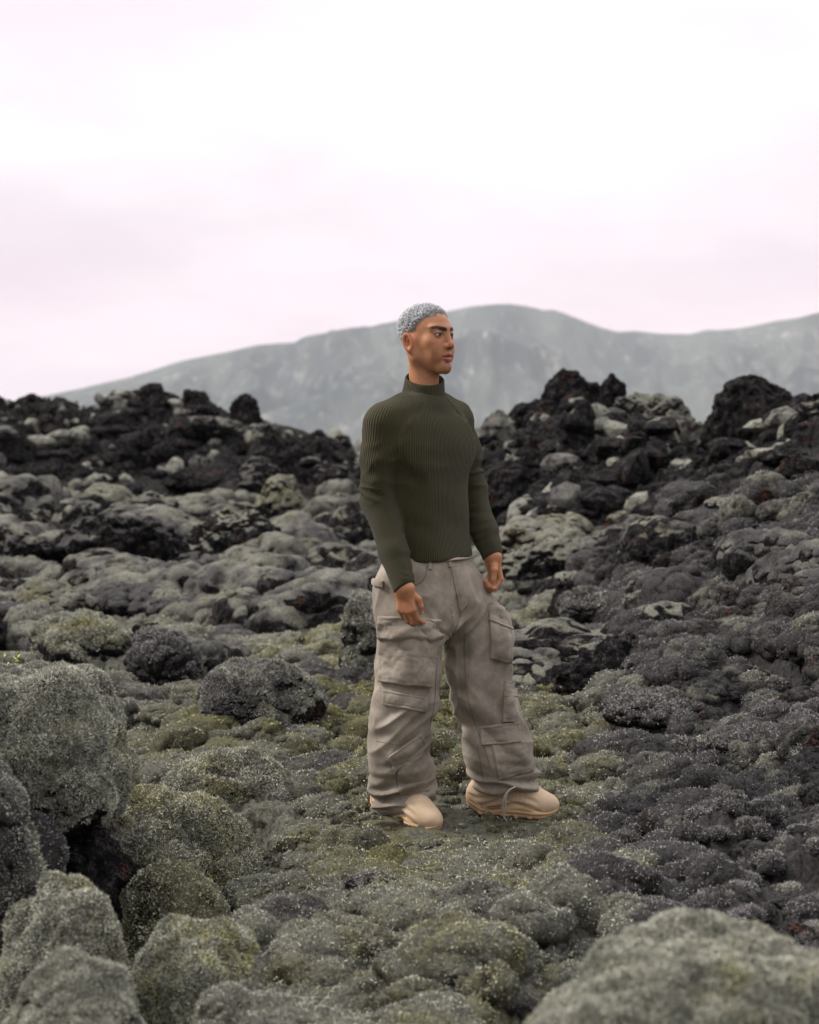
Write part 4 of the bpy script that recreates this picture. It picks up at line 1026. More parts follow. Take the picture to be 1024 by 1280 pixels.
person = None
def build_person():
    global person
    V, Q = mesh_sdf(body_sdf, (-.45, 5.55, -.02), (.62, 6.40, 1.88), .0022)
    me = mesh_np('person', V, Q); set_col(me, 'col', body_colours(V.astype(F32).astype(float)))
    person = link('person', me, skin_material())
    tag(person, 'young man with short silver curls in an olive sweater and baggy taupe cargo trousers', 'person')
    # eyes
    me_ = None
    m = bpy.data.materials.new('eye'); t = NT(m); a = t.n('ShaderNodeAttribute', attribute_name='col'); b = t.bsdf(a.outputs['Color'], .08, .5); t.out(b.outputs[0])
    D, Fc = ico(5)
    gaze = np.array([.0, 1., -.02]); gaze /= np.linalg.norm(gaze)
    for sx in (-1, 1):
        c = np.array([sx * .0315, .0728, -.001]); dt = D @ gaze
        P = D * .01305; P = P + .0012 * gaze * sstep(.86, .93, dt)[:, None]
        C = np.where((dt > .968)[:, None], [[.006, .005, .005]], np.where((dt > .86)[:, None], [[.022, .011, .007]], [[.50, .45, .43]]))
        L = c + P; z = L[:, 2]; L[:, 2] = np.where(z < 0, z * 1.13, z * .97)
        W = HC + L[:, :1] * HL + L[:, 1:2] * HF + L[:, 2:] * HU
        me = mesh_np('eye', W, Fc); set_col(me, 'col', C); link('eye', me, m, person)
    # hair: small tight curls
    g = np.random.default_rng(4); q = head_local(V); nV = vnormals(V.astype(F32), Q.astype(np.int32))
    hl = hairline(q); on = np.where((np.linalg.norm(V - HC, axis=1) < .17) & (hl > -.004) & (np.abs(q[:, 0]) < .079) & ~((np.abs(q[:, 0]) > .066) & (np.abs(q[:, 1] + .017) < .021) & (q[:, 2] < .013)))[0]
    pr = sstep(-.004, .016, hl[on]) + .02; k = g.choice(on, 4200, True, pr / pr.sum()); P = V[k] + g.normal(size=(len(k), 3)) * .0012; N = nV[k]; h = sstep(0, .03, hl[k])
    nseg = 9; th = np.linspace(0, 1, nseg)
    Vs = []; tang = np.cross(N, g.normal(size=N.shape)); tang /= np.linalg.norm(tang, axis=1)[:, None]; bit = np.cross(N, tang)
    R = (.0016 + .0016 * g.random(len(k)) * (.4 + .6 * h))[:, None]; Hh = (.0022 + .0105 * h * (.6 + .4 * g.random(len(k))))[:, None]; ph = g.random((len(k), 1)) * 6.28
    rt = .00062
    ring = []
    for t_ in th:
        an = ph + t_ * 8.2
        ring.append(P + N * (Hh * t_ - .001) + tang * R * np.cos(an) + bit * R * np.sin(an))
    ring = np.stack(ring, 1)
    dv = np.gradient(ring, axis=1); dv /= np.maximum(np.linalg.norm(dv, axis=2), 1e-9)[..., None]
    s1 = np.cross(dv, N[:, None, :]); s1 /= np.maximum(np.linalg.norm(s1, axis=2), 1e-6)[..., None]; s2 = np.cross(dv, s1)
    rr = rt * np.array([1.2] * (nseg - 2) + [1., .5])[None, :, None]
    tube = np.stack([ring + rr * (math.cos(a) * s1 + math.sin(a) * s2) for a in (0, 2.094, 4.189)], 2)    # (n, seg, 3, 3)
    n = len(k); idx = np.arange(n * nseg * 3).reshape(n, nseg, 3); fs = []
    for a in range(3):
        b_ = (a + 1) % 3; fs.append(np.stack([idx[:, :-1, a], idx[:, :-1, b_], idx[:, 1:, b_], idx[:, 1:, a]], -1).reshape(-1, 4))
    me = mesh_np('hair', tube.reshape(-1, 3), np.concatenate(fs))
    tint = (.55 + .75 * g.random(n))[:, None, None, None] * (.55 + .45 * h)[:, None, None, None] * np.array([.80, .81, .84]) * np.ones((n, nseg, 3, 1)) * np.linspace(.55, 1.12, nseg)[None, :, None, None]
    set_col(me, 'col', np.clip(tint.reshape(-1, 3), 0, 1))
    m = bpy.data.materials.new('silver_hair'); t = NT(m); a = t.n('ShaderNodeAttribute', attribute_name='col'); t.out(t.bsdf(a.outputs['Color'], .45, .4).outputs[0])
    link('hair', me, m, person)
build_person()
# ------------------------------------------------------------------ clothes
def section_sdf(p, rows, ex=2.2):
    """stack of ellipse sections turned with the body: rows of (py, px, Y, half width, half depth)"""
    Z = np.array([J(r[1], r[0], r[2])[2] for r in rows]); o = np.argsort(Z); Z = Z[o]
    X = np.array([J(r[1], r[0], r[2])[0] for r in rows])[o]; Y = np.array([r[2] for r in rows])[o]
    A = np.array([r[3] for r in rows])[o]; B = np.array([r[4] for r in rows])[o]
    z = p[:, 2]; sp = lambda v: np.interp(z, Z, v)
    dx, dy = p[:, 0] - sp(X), p[:, 1] - sp(Y)
    a = dx * BL[0] + dy * BL[1]; b = dx * BF[0] + dy * BF[1]; ha, hb = sp(A), sp(B)
    r = (np.abs(a / ha) ** ex + np.abs(b / hb) ** ex) ** (1 / ex)
    return (r - 1) * np.minimum(ha, hb) * .92, a, b, Z[0], Z[-1]

TORSO = [(498, 529, 5.985, .085, .075), (512, 528, 5.985, .135, .092), (530, 527, 5.985, .176, .108), (556, 527, 5.985, .190, .124), (580, 528, 5.985, .184, .124), (620, 532, 5.98, .165, .116), (655, 535, 5.98, .158, .113), (685, 537, 5.98, .160, .120), (700, 538.5, 5.98, .161, .122), (716, 539, 5.98, .160, .122)]
HEM_P = J(543, 702, 5.87); HEM_N = np.array([-.05, -.02, 1.]); HEM_N /= np.linalg.norm(HEM_N)
RS = {'R': ((SH_R + [.002, 0, -.028]), EL_R, WR_R + [0, .004, .002], .0680, .058, .040), 'L': ((SH_L + [-.012, 0, -.024]), EL_L, WR_L, .0650, .055, .0385)}
def sleeve(p, side):
    S, E, W, r0, r1, r2 = RS[side]
    bic = S + (E - S) * .45 
    d = smin(cone(p, S, bic, r0, r0 * .94), cone(p, bic, E, r0 * .94, r1), .03)
    d = smin(d, cone(p, E, E + (W - E) * .6, r1, r2 * 1.20), .03)
    d = smin(d, cone(p, E + (W - E) * .6, W, r2 * 1.22, r2), .02)
    ax = (W - E) / np.linalg.norm(W - E)
    cut = ax + np.array([.25, 0, .0]) * (side == 'R'); cut /= np.linalg.norm(cut)
    return smax(d, (p - W) @ cut - .006, .008)
def torso(p):
    d, a, b, z0, z1 = section_sdf(p, TORSO)
    d = smax(d, p[:, 2] - z1 + .012, .03)
    zz = (p[:, 2] - CHEST[2])
    for s in (-1, 1):      # chest and shoulder blades
        d = smin(d, ell(np.stack([a - s * .082, b - .085, zz - .005], 1), (0, 0, 0), (.080, .022, .070)), .06)
    d = smin(d, smin(cone(p, NECK + [0, 0, -.046], SH_R + [.014, 0, -.006], .064, .056), cone(p, NECK + [0, 0, -.046], SH_L + [-.016, 0, -.004], .064, .056), .03), .05)
    return smax(smax(d, z0 - p[:, 2], .01), -((p - HEM_P) @ HEM_N), .010)
def sweater_sdf(p):
    d = torso(p)
    for s in 'RL': d = smin(d, sleeve(p, s), .022 if s == 'R' else .018)
    return d

def tube_uv(p, A, Bp, up):
    ax = (Bp - A) / np.linalg.norm(Bp - A); u = np.array(up, float); u = u - ax * (u @ ax); u /= np.linalg.norm(u); v = np.cross(ax, u)
    q = p - A; return np.arctan2(q @ v, q @ u), q @ ax

def wrinkle(V, N):
    """gathers at elbows, armpits and waist, pulled across the cloth"""
    d = np.zeros(len(V)); P = V.astype(F32)
    for side in 'RL':
        S, E, W = RS[side][:3]
        ax = (W - S) / np.linalg.norm(W - S); t = ((V - S) @ ax) / np.linalg.norm(W - S)
        near = np.minimum(np.linalg.norm(V - E, axis=1), 9)
        on = sleeve(V, side) < .012
        q = np.stack([V[:, 0] * 5, V[:, 1] * 5, V[:, 2] * 27 + V[:, 0] * (9 if side == 'R' else -7)], 1)
        rd = 1 - np.abs(perlin(q, 3 if side == 'R' else 9)) * 2.2
        rd = rd * sstep(-.25, .35, perlin(P * 6.5, 4)) - .1
        d += on * (.0115 * rd * np.exp(-(near / .11) ** 2) + .0045 * rd * sstep(.62, .95, t) * sstep(1.0, .95, t) + .0022 * rd * sstep(.55, .3, t))
    q = np.stack([V[:, 0] * 6, V[:, 1] * 6, V[:, 2] * 13 + V[:, 0] * 5], 1); lowt = sstep(1.22, 1.05, V[:, 2]) * (sleeve(V, 'R') > .01) * (sleeve(V, 'L') > .01)
    d += .0065 * lowt * perlin(q, 14) + .0030 * perlin(P * 9, 5) 
    a = RS['R'][0] + [.055, -.05, -.14]; w = np.exp(-(np.linalg.norm((V - a) / [1.3, 1, .8], axis=1) / .12) ** 2)
    d += w * .010 * (1 - 2.2 * np.abs(perlin(np.stack([V[:, 0] * 9 + V[:, 2] * 9, V[:, 1] * 4, V[:, 2] * 16 - V[:, 0] * 13], 1), 8))) * .6
    return d

def knit_material():
    m = bpy.data.materials.new('olive_knit'); t = NT(m)
    uv = t.n('ShaderNodeUVMap'); uv.uv_map = 'rib'; sp = t.n('ShaderNodeSeparateXYZ'); t.l(uv.outputs[0], sp.inputs[0])
    s = t.math('SINE', t.math('MULTIPLY', sp.outputs[0], 2 * math.pi)); s = t.math('ADD', t.math('MULTIPLY', s, .5), .5)
    k = t.math('SINE', t.math('MULTIPLY', sp.outputs[1], 2 * math.pi / .0055)); pos = t.n('ShaderNodeNewGeometry').outputs['Position']
    n = t.noise(pos, 500, 2); nb = t.noise(pos, 11, 4)
    c = t.mixc(s, (.0420, .0372, .0165), (.0600, .0540, .0245)); c = t.mixc(.5, c, t.mixc(nb, (.75, .75, .75), (1.2, 1.2, 1.2)), 'MULTIPLY')
    h = t.math('ADD', t.math('ADD', t.math('MULTIPLY', s, 1.), t.math('MULTIPLY', k, .03)), t.math('MULTIPLY', n, .35))
    b = t.bsdf(c, .92, .15, h, .8, .004); b.inputs['Sheen Weight'].default_value = .10; b.inputs['Sheen Roughness'].default_value = .5
    t.out(b.outputs[0]); return m
KNIT = knit_material()

def rib_uv(me, V, Q, ang, cnt, lon):
    """ang (n,) radians per vertex -> u = ribs, wrap-safe per face"""
    u = ang[Q] / (2 * np.pi); u = u - np.round(u - u[:, :1]); u = u * (cnt[:, None] if np.ndim(cnt) else cnt)
    l = me.uv_layers.new(name='rib'); l.data.foreach_set('uv', np.stack([u, lon[Q]], -1).astype(F32).ravel())

def build_sweater():
    V, Q = mesh_sdf(sweater_sdf, (-.45, 5.50, .78), (.62, 6.40, 1.58), .0042)
    N = vnormals(V.astype(F32), Q.astype(np.int32)); V = V + N * wrinkle(V, N)[:, None]
    # which panel each face belongs to: raglan line between neck and armpit
    dR, dL, dT = sleeve(V, 'R'), sleeve(V, 'L'), torso(V)
    a = (V - CHEST) @ BL; zz = V[:, 2] - CHEST[2]
    rag = np.abs(a) - (.062 + .86 * np.clip(.150 - zz, 0, .13) + .0 * zz)        # >0 : sleeve above the armpit
    isR = np.where(zz > .03, (rag > 0) & (a < 0), dR < dT - .001) ; isL = np.where(zz > .03, (rag > 0) & (a > 0), dL < dT - .001)
    # a sunk seam along the raglan line
    seam = np.exp(-(rag / .0045) ** 2) * (zz > .02) * (zz < .19); V = V - N * (.0035 * seam)[:, None]
    angT = np.arctan2((V - CHEST) @ BF, (V - CHEST) @ BL)
    def sl(side):
        S, E, W = RS[side][:3]; up = (1., .2, 0) if side == 'L' else (-1., -.2, 0)
        A0 = NECK + [0, 0, -.03] + .66 * (S - NECK); a1, l1 = tube_uv(V, A0, E, up); l1 = l1 + np.linalg.norm(E - S) - np.linalg.norm(E - A0); a2, l2 = tube_uv(V, E, W, up); t = sstep(-.06, .06, l1 - np.linalg.norm(E - S))
        dl = np.angle(np.exp(1j * (a2 - a1))); return a1 + dl * t, l1
    aR, lR = sl('R'); aL, lL = sl('L')
    fR = isR[Q].sum(1) >= 2; fL = isL[Q].sum(1) >= 2
    me = mesh_np('sweater', V, Q)
    def u_of(an, k): u = an[Q] / (2 * np.pi); u = u - np.round(u - u[:, :1]); return u * k
    U = u_of(angT, 150); Lo = np.repeat((V[:, 2])[Q][:, :, None], 1, 2)[:, :, 0]
    U[fR] = u_of(aR, 80)[fR]; U[fL] = u_of(aL, 80)[fL]; Lo[fR] = lR[Q][fR]; Lo[fL] = lL[Q][fL]
    l = me.uv_layers.new(name='rib'); l.data.foreach_set('uv', np.stack([U, Lo], -1).astype(F32).ravel())
    o = link('sweater', me, KNIT, person)
    # mock neck
    n, m = 200, 26; rows = []
    c0 = NECK + [0, 0, -.036]; c1 = NECK + np.array([.006, -.004, .034]); 
    prof = [(-.5, .104, -.002), (-.2, .094, -.001), (0, .0865, -.001), (.12, .0805, .0), (.3, .0765, .0), (.55, .0735, 0), (.78, .0715, 0), (.93, .0705, 0), (1.0, .0690, .0015), (1.03, .0665, .0018), (1.0, .0640, .001), (.8, .0630, 0), (.4, .0625, 0)]
    th = np.linspace(0, 2 * np.pi, n, False); P = []
    for t, r, dz in prof:
        c = c0 + (c1 - c0) * t
        x = r * 1.00 * np.cos(th); y = r * .97 * np.sin(th)
        tilt = -.027 * (.88 * np.sin(th) - .47 * np.cos(th))
        P.append(c + x[:, None] * BL + y[:, None] * BF + np.stack([0 * th, 0 * th, tilt + dz], 1))
    P = np.concatenate(P); k = len(prof); idx = np.arange(k * n).reshape(k, n); nx = np.roll(idx, -1, 1)
    Qc = np.stack([idx[:-1], nx[:-1], nx[1:], idx[1:]], -1).reshape(-1, 4)
    me = mesh_np('collar', P, Qc); rib_uv(me, P, Qc, np.tile(th, k), 72, P[:, 2]); link('collar', me, KNIT, o)
    # turned hem band and the cuffs are part of the knit; the pale shirt edge shows below
    return o
SWEATER = build_sweater()

# ------------------------------------------------------------------ trousers
HIPS = [(688, 534.5, 5.98, .150, .110), (700, 534.5, 5.98, .156, .115), (713, 535, 5.98, .170, .125), (740, 537, 5.975, .184, .134), (770, 540, 5.97, .187, .132), (790, 541, 5.97, .180, .120)]
LEG_R = [(735, 507, 5.915, .098), (765, 509, 5.905, .105), (800, 512, 5.895, .106), (840, 511, 5.885, .106), (870, 507.5, 5.88, .109), (900, 501, 5.885, .097), (930, 499, 5.905, .095), (955, 502, 5.93, .104), (972, 504, 5.945, .104), (990, 502.5, 5.955, .099), (1008, 500, 5.955, .092)]
LEG_L = [(735, 566, 6.03, .098), (770, 582, 6.03, .108), (800, 600, 6.02, .113), (840, 598, 6.015, .110), (870, 602, 6.01, .105), (898, 616, 6.015, .094), (922, 620, 6.02, .108), (945, 624, 6.025, .113), (965, 631, 6.03, .105), (978, 635, 6.03, .104), (990, 637, 6.03, .098)]
def leg_chain(p, L):
    d = None
    for (y0, x0, Y0, r0), (y1, x1, Y1, r1) in zip(L[:-1], L[1:]):
        c = cone(p, J(x0, y0, Y0), J(x1, y1, Y1), r0, r1); d = c if d is None else smin(d, c, .018)
    return d
HEM_R = (J(508, 1012, 5.87), np.array([-.10, .30, 1.])); HEM_L = (J(640, 988, 5.95), np.array([.0, .05, 1.]))
def trousers_sdf(p):
    h, a, b, z0, z1 = section_sdf(p, HIPS, 2.3)
    h = smax(h, p[:, 2] - z1 + .004, .008); h = smax(h, z0 - p[:, 2], .05)
    r = leg_chain(p, LEG_R); l = leg_chain(p, LEG_L)
    r = smax(r, -((p - HEM_R[0]) @ HEM_R[1]) / np.linalg.norm(HEM_R[1]), .012); l = smax(l, -((p - HEM_L[0]) @ HEM_L[1]) / np.linalg.norm(HEM_L[1]), .012)
    g = np.minimum(r, l)                                   # the legs stay apart below the crotch
    m = smin(r, l, .035); w = sstep(.70, .82, p[:, 2]); g = g * (1 - w) + m * w
    d = smin(g, h, .05)
    return smax(d, p[:, 2] - z1, .006)

def trouser_folds(V):
    P = V.astype(F32); x, y, z = V[:, 0], V[:, 1], V[:, 2]; left = x > .155 + .0 * z
    left = np.where(z > .62, x > .14, x > .17)
    s = np.where(left, 1., -1.)
    wp = .6 * np.stack([fbm(P * 3.5, 2, seed=4), fbm(P * 3.5, 2, seed=5), fbm(P * 3.5, 2, seed=6)], 1)
    def ridged(q, seed): return 1 - np.abs(perlin(q.astype(F32) + wp, seed)) * 2.4
    d = .0035 * fbm(P * 8, 3, seed=2)
    # stacked gathers over the shoes
    st = sstep(.27, .10, z); q = np.stack([x * 4.5 + s * 2, y * 4.5, z * 24 + x * 5 * s], 1); d += st * .0210 * ridged(q, 21)
    # slack below the knees: diagonal
    kn = sstep(.16, .26, z) * sstep(.52, .40, z); q = np.stack([x * 5, y * 5 + s, z * 12 + s * x * 10 + y * 3], 1); d += kn * .0120 * ridged(q, 33)
    # drag lines from the crotch down the thighs
    th = sstep(.42, .55, z) * sstep(.92, .80, z); q = np.stack([x * 8 + s * z * 3.2, y * 6, z * 4.2 - s * x * 4], 1); d += th * .0110 * ridged(q, 41)
    cr = np.exp(-(((x - .13) / .12) ** 2 + ((z - .70) / .09) ** 2)); q = np.stack([x * 6, y * 5, z * 17 - np.abs(x - .13) * 16], 1); d += cr * .0110 * ridged(q, 46)
    hp = sstep(.80, .86, z); q = np.stack([x * 7, y * 7, z * 10 + x * 4], 1); d += hp * .0035 * ridged(q, 52)
    return d * sstep(.985, .93, z)

def cloth_material(name, col, wear=.5):
    m = bpy.data.materials.new(name); t = NT(m); pos = t.n('ShaderNodeNewGeometry').outputs['Position']
    n1 = t.noise(pos, 7, 5, .6); n2 = t.noise(pos, 900, 2, .6); n3 = t.noise(pos, 60, 4, .65)
    c = t.mixc(t.ramp(n1, .35, .70), tuple(v * .68 for v in col), (col[0] * 1.20, col[1] * 1.22, col[2] * 1.27))
    c = t.mixc(wear, c, t.mixc(t.ramp(n3, .3, .7, False), (.8, .8, .8), (1.18, 1.18, 1.18)), 'MULTIPLY')
    h = t.math('ADD', t.math('MULTIPLY', n2, .6), t.math('MULTIPLY', n3, 1.2))
    b = t.bsdf(c, .88, .2, h, .35, .003); b.inputs['Sheen Weight'].default_value = .08
    t.out(b.outputs[0]); return m
TWILL = cloth_material('taupe_twill', (.300, .256, .203))
STITCH = cloth_material('seam_thread', (.170, .140, .115))
CORD = cloth_material('cord_cotton', (.34, .30, .25))

class Surface:
    """the finished cloth, to lay pockets, flaps and seams on"""
    def __init__(s, V, Q):
        s.t = BVHTree.FromPolygons([tuple(v) for v in V], [tuple(q) for q in Q])
    def hit(s, px, py):
        r = Vector(ray(px, py)).normalized(); loc, nor, i, d = s.t.ray_cast(Vector(CAMP), r)
        if loc is None or d > 8.:
            loc, nor, i, d = s.t.find_nearest(Vector(at(px, py, 5.92)))
        return np.array(loc), np.array(nor)
    def patch(s, corners, nu, nv):
        """grid laid on the cloth inside a quad given tl, tr, br, bl"""
        tl, tr, br, bl = [np.array(c, float) for c in corners]
        P = np.zeros((nv, nu, 3)); N = np.zeros((nv, nu, 3))
        for j in range(nv):
            v = j / (nv - 1)
            for i in range(nu):
                u = i / (nu - 1); q = (tl * (1 - u) + tr * u) * (1 - v) + (bl * (1 - u) + br * u) * v
                P[j, i], N[j, i] = s.hit(*q)
        for _ in range(6):
            Np = np.pad(N, ((1, 1), (1, 1), (0, 0)), 'edge'); N = (Np[:-2, 1:-1] + Np[2:, 1:-1] + Np[1:-1, :-2] + Np[1:-1, 2:] + N) / 5
        N /= np.linalg.norm(N, axis=2)[..., None]
        return P, N
    def line(s, pts, n=40):
        pts = np.array(pts, float); k = np.linspace(0, len(pts) - 1, n); out = []
        for t in k:
            i = min(int(t), len(pts) - 2); f = t - i
            p0, p1, p2, p3 = pts[max(i - 1, 0)], pts[i], pts[i + 1], pts[min(i + 2, len(pts) - 1)]
            q = .5 * ((2 * p1) + (-p0 + p2) * f + (2 * p0 - 5 * p1 + 4 * p2 - p3) * f * f + (-p0 + 3 * p1 - 3 * p2 + p3) * f ** 3)
            out.append(s.hit(*q))
        return np.array([o[0] for o in out]), np.array([o[1] for o in out])

def pad_mesh(name, P, N, thick, sag=None, seed=0, smooth=2, wob=.0025, edge=3):
    """a cloth panel of real thickness standing off the surface, with rolled edges"""
    nv, nu = P.shape[:2]
    for _ in range(smooth):
        Pp = np.pad(P, ((1, 1), (1, 1), (0, 0)), 'edge'); Pn = (Pp[:-2, 1:-1] + Pp[2:, 1:-1] + Pp[1:-1, :-2] + Pp[1:-1, 2:]) / 4; P[1:-1, 1:-1] = Pn[1:-1, 1:-1]
    u = np.linspace(0, 1, nu)[None, :] + 0 * np.linspace(0, 1, nv)[:, None]; v = np.linspace(0, 1, nv)[:, None] + 0 * u
    T = np.full((nv, nu), thick, float)
    if sag is not None: T = T + sag(u, v)
    T += wob * fbm((P * 34).reshape(-1, 3), 3, seed=seed).reshape(nv, nu)
    # stitched-down groove just inside the rim
    e = np.minimum(np.minimum(u * nu, (1 - u) * nu), np.minimum(v * nv, (1 - v) * nv)); T = T - .0016 * np.exp(-((e - edge) / .8) ** 2)
    top = P + N * T[..., None]
    rim = P - N * .006
    V = np.concatenate([top.reshape(-1, 3)]); idx = np.arange(nv * nu).reshape(nv, nu)
    F = [np.stack([idx[:-1, :-1], idx[1:, :-1], idx[1:, 1:], idx[:-1, 1:]], -1).reshape(-1, 4)]
    b = np.concatenate([idx[0, :-1], idx[:-1, -1], idx[-1, :0:-1], idx[:0:-1, 0]])
    mid = P.reshape(-1, 3)[b] + N.reshape(-1, 3)[b] * (T.reshape(-1)[b] * .55)[:, None]
    cen = P.reshape(-1, 3).mean(0); out = P.reshape(-1, 3)[b] - cen; out /= np.linalg.norm(out, axis=1)[:, None]
    mid += out * .0012; low = rim.reshape(-1, 3)[b] + out * .0008
    n0 = len(V); m = len(b); V = np.concatenate([V, mid, low]); i = np.arange(m); j = (i + 1) % m
    F.append(np.stack([b[i], b[j], n0 + j, n0 + i], -1)); F.append(np.stack([n0 + i, n0 + j, n0 + m + j, n0 + m + i], -1))
    return mesh_np(name, V, np.concatenate(F))

def tube_np(P, N, r, k=8, lift=.4):
    P = P + N * r * lift; n = len(P); T = np.gradient(P, axis=0); T /= np.maximum(np.linalg.norm(T, axis=1), 1e-9)[:, None]
    A = N - T * (N * T).sum(1)[:, None]; A /= np.maximum(np.linalg.norm(A, axis=1), 1e-9)[:, None]; Bn = np.cross(T, A)
    th = np.arange(k) * 2 * np.pi / k; rr = np.full(n, r, float); rr[0] = rr[-1] = r * .3
    V = P[:, None] + rr[:, None, None] * (np.cos(th)[None, :, None] * A[:, None] + np.sin(th)[None, :, None] * Bn[:, None])
    idx = np.arange(n * k).reshape(n, k); nx = np.roll(idx, -1, 1)
    return V.reshape(-1, 3), np.stack([idx[:-1], nx[:-1], nx[1:], idx[1:]], -1).reshape(-1, 4)

def build_trousers():
    V, Q = mesh_sdf(trousers_sdf, (-.35, 5.60, -.02), (.55, 6.35, 1.06), .0046)
    N = vnormals(V.astype(F32), Q.astype(np.int32)); V = V + N * trouser_folds(V)[:, None]
    me = mesh_np('trousers', V, Q); o = link('trousers', me, TWILL, person)
    S = Surface(V, Q)
    def pocket(name, corners, thick, nu=34, nv=34, sag=None, seed=0, parent=o, **kw):
        P, N_ = S.patch(corners, nu, nv); return link(name, pad_mesh(name, P, N_, thick, sag, seed, **kw), TWILL, parent)
    bell = lambda u, v: np.sin(np.pi * u) ** .6 * np.sin(np.pi * v) ** .6
    # right thigh: bellows pocket with a drooping flap
    p1 = pocket('pocket', [(478, 790), (547, 790), (538, 859), (476, 852)], .016, 44, 44, lambda u, v: .016 * bell(u, v) + .006 * sstep(.6, 1, v) * np.sin(np.pi * u), 1, wob=.006)
    pocket('flap', [(478, 770), (546, 774), (548, 800), (478, 800)], .024, 44, 26, lambda u, v: .012 * sstep(.1, .8, v) * (1 - sstep(.85, 1, v)) + .007 * np.sin(u * 9 + v * 6) * np.sin(np.pi * v), 2, parent=p1, wob=.009)
    pocket('flap', [(480, 862), (534, 873), (532, 890), (479, 880)], .0085, 36, 18, None, 3, wob=.003)
    pocket('flap', [(487, 945), (526, 917), (533, 933), (494, 966)], .0095, 34, 18, None, 4, wob=.004)
    pocket('pocket', [(497, 955), (532, 932), (536, 988), (499, 994)], .005, 34, 34, lambda u, v: .006 * bell(u, v), 5, wob=.005)
    # left leg
    p2 = pocket('pocket', [(612, 776), (636, 785), (637, 829), (613, 822)], .014, 30, 34, lambda u, v: .014 * bell(u, v), 6, wob=.006)
    pocket('flap', [(610, 754), (629, 764), (637, 788), (611, 778)], .019, 26, 20, lambda u, v: .006 * np.sin(v * 7) * np.sin(np.pi * u), 7, parent=p2, wob=.006)
    p3 = pocket('pocket', [(629, 866), (641, 868), (642, 902), (627, 903)], .012, 22, 30, lambda u, v: .007 * bell(u, v), 8, wob=.004)
    pocket('flap', [(630, 851), (641, 855), (643, 872), (629, 871)], .015, 20, 16, None, 9, parent=p3, wob=.005)
    pocket('flap', [(601, 908), (648, 903), (650, 928), (602, 932)], .0105, 36, 22, None, 10, wob=.004)
    pocket('pocket', [(614, 930), (660, 926), (666, 964), (624, 975)], .006, 34, 34, lambda u, v: .008 * bell(u, v), 11, wob=.005)
    # fly, waistband loops and side loop
    pocket('fly', [(563, 706), (574, 705), (584, 757), (575, 766)], .0035, 14, 40, None, 12, wob=.001)
    for q in ([(535.5, 699), (539, 699), (539.5, 712), (536, 712)], [(560, 697), (563.5, 697), (564, 709), (560.5, 709)]):
        pocket('belt_loop', q, .006, 6, 12, None, 13, wob=0., edge=1)
    pocket('side_loop', [(468, 723), (480, 727), (480, 735), (468, 731)], .012, 14, 8, None, 14, wob=.001, edge=1)
    Vs, Fs, off = [], [], 0
    for pts, r in (([(562, 700), (565, 712), (572, 730), (575, 750), (575.5, 772)], .0012), ([(575, 768), (572, 780), (566, 795), (558, 812), (550, 824)], .0012),
                   ([(534, 707), (532, 720), (524, 729), (508, 733), (494, 734)], .0012), ([(470, 926), (485, 929), (501, 931), (515, 922), (527, 912)], .0012),
                   ([(581, 790), (581, 830), (585, 870), (594, 905), (606, 935), (613, 960)], .0012), ([(547, 826), (545, 850), (543, 880), (538, 905)], .0012),
                   ([(597, 930), (601, 955), (604, 975)], .0012), ([(506, 938), (497, 960), (498, 985), (515, 996)], .0012)):
        P, N_ = S.line(pts); a, b = tube_np(P, N_, r); Vs.append(a); Fs.append(b + off); off += len(a)
    link('seam', mesh_np('seam', np.concatenate(Vs), np.concatenate(Fs)), STITCH, o)
    # drawstring hanging from the left hem over the shoe, and the frayed end at the right heel
    for pts in ([(641, 985, 5.905), (634, 991, 5.885), (631, 1001, 5.875), (633, 1012, 5.872), (629, 1021, 5.872), (634, 1026, 5.868)], [(646, 983, 5.91), (637, 987, 5.89), (630, 996, 5.876), (628, 1010, 5.872), (632, 1022, 5.870)], [(468, 1004, 5.92), (473, 1012, 5.885), (478, 1015, 5.88), (486, 1013, 5.87)]):
        p = np.array([J(*q) for q in pts]); t = np.linspace(0, len(p) - 1, 30); c = np.stack([np.interp(t, range(len(p)), p[:, k]) for k in range(3)], 1)
        for _ in range(3): c[1:-1] = (c[:-2] + c[2:] + 2 * c[1:-1]) / 4
        a, b = tube_np(c, np.tile([.3, -.9, .1], (30, 1)), .0033, 8, 0.); link('drawstring', mesh_np('drawstring', a, b), CORD, o)
    # hem of a pale shirt between sweater and waistband
    n = 160; th = np.linspace(0, 2 * np.pi, n, False); rows = []
    for dz, k in ((.006, .97), (.000, .985), (-.0045, .98), (-.002, .95)):
        c = HEM_P + (J(538.5, 702, 5.98) - HEM_P) * [1, 1, 0]
        q = c + (np.cos(th) * (.160 - .001) * k)[:, None] * BL + (np.sin(th) * (.1215 - .001) * k)[:, None] * BF
        q[:, 2] = HEM_P[2] - ((q - HEM_P)[:, :2] @ HEM_N[:2]) / HEM_N[2] + dz - .006 * np.cos(th + .3) + .001; rows.append(q)
    idx = np.arange(4 * n).reshape(4, n); nx = np.roll(idx, -1, 1)
    link('shirt_hem', mesh_np('shirt_hem', np.concatenate(rows), np.stack([idx[:-1], idx[1:], nx[1:], nx[:-1]], -1).reshape(-1, 4)), cloth_material('pale_cotton', (.60, .49, .44)), person)
build_trousers()

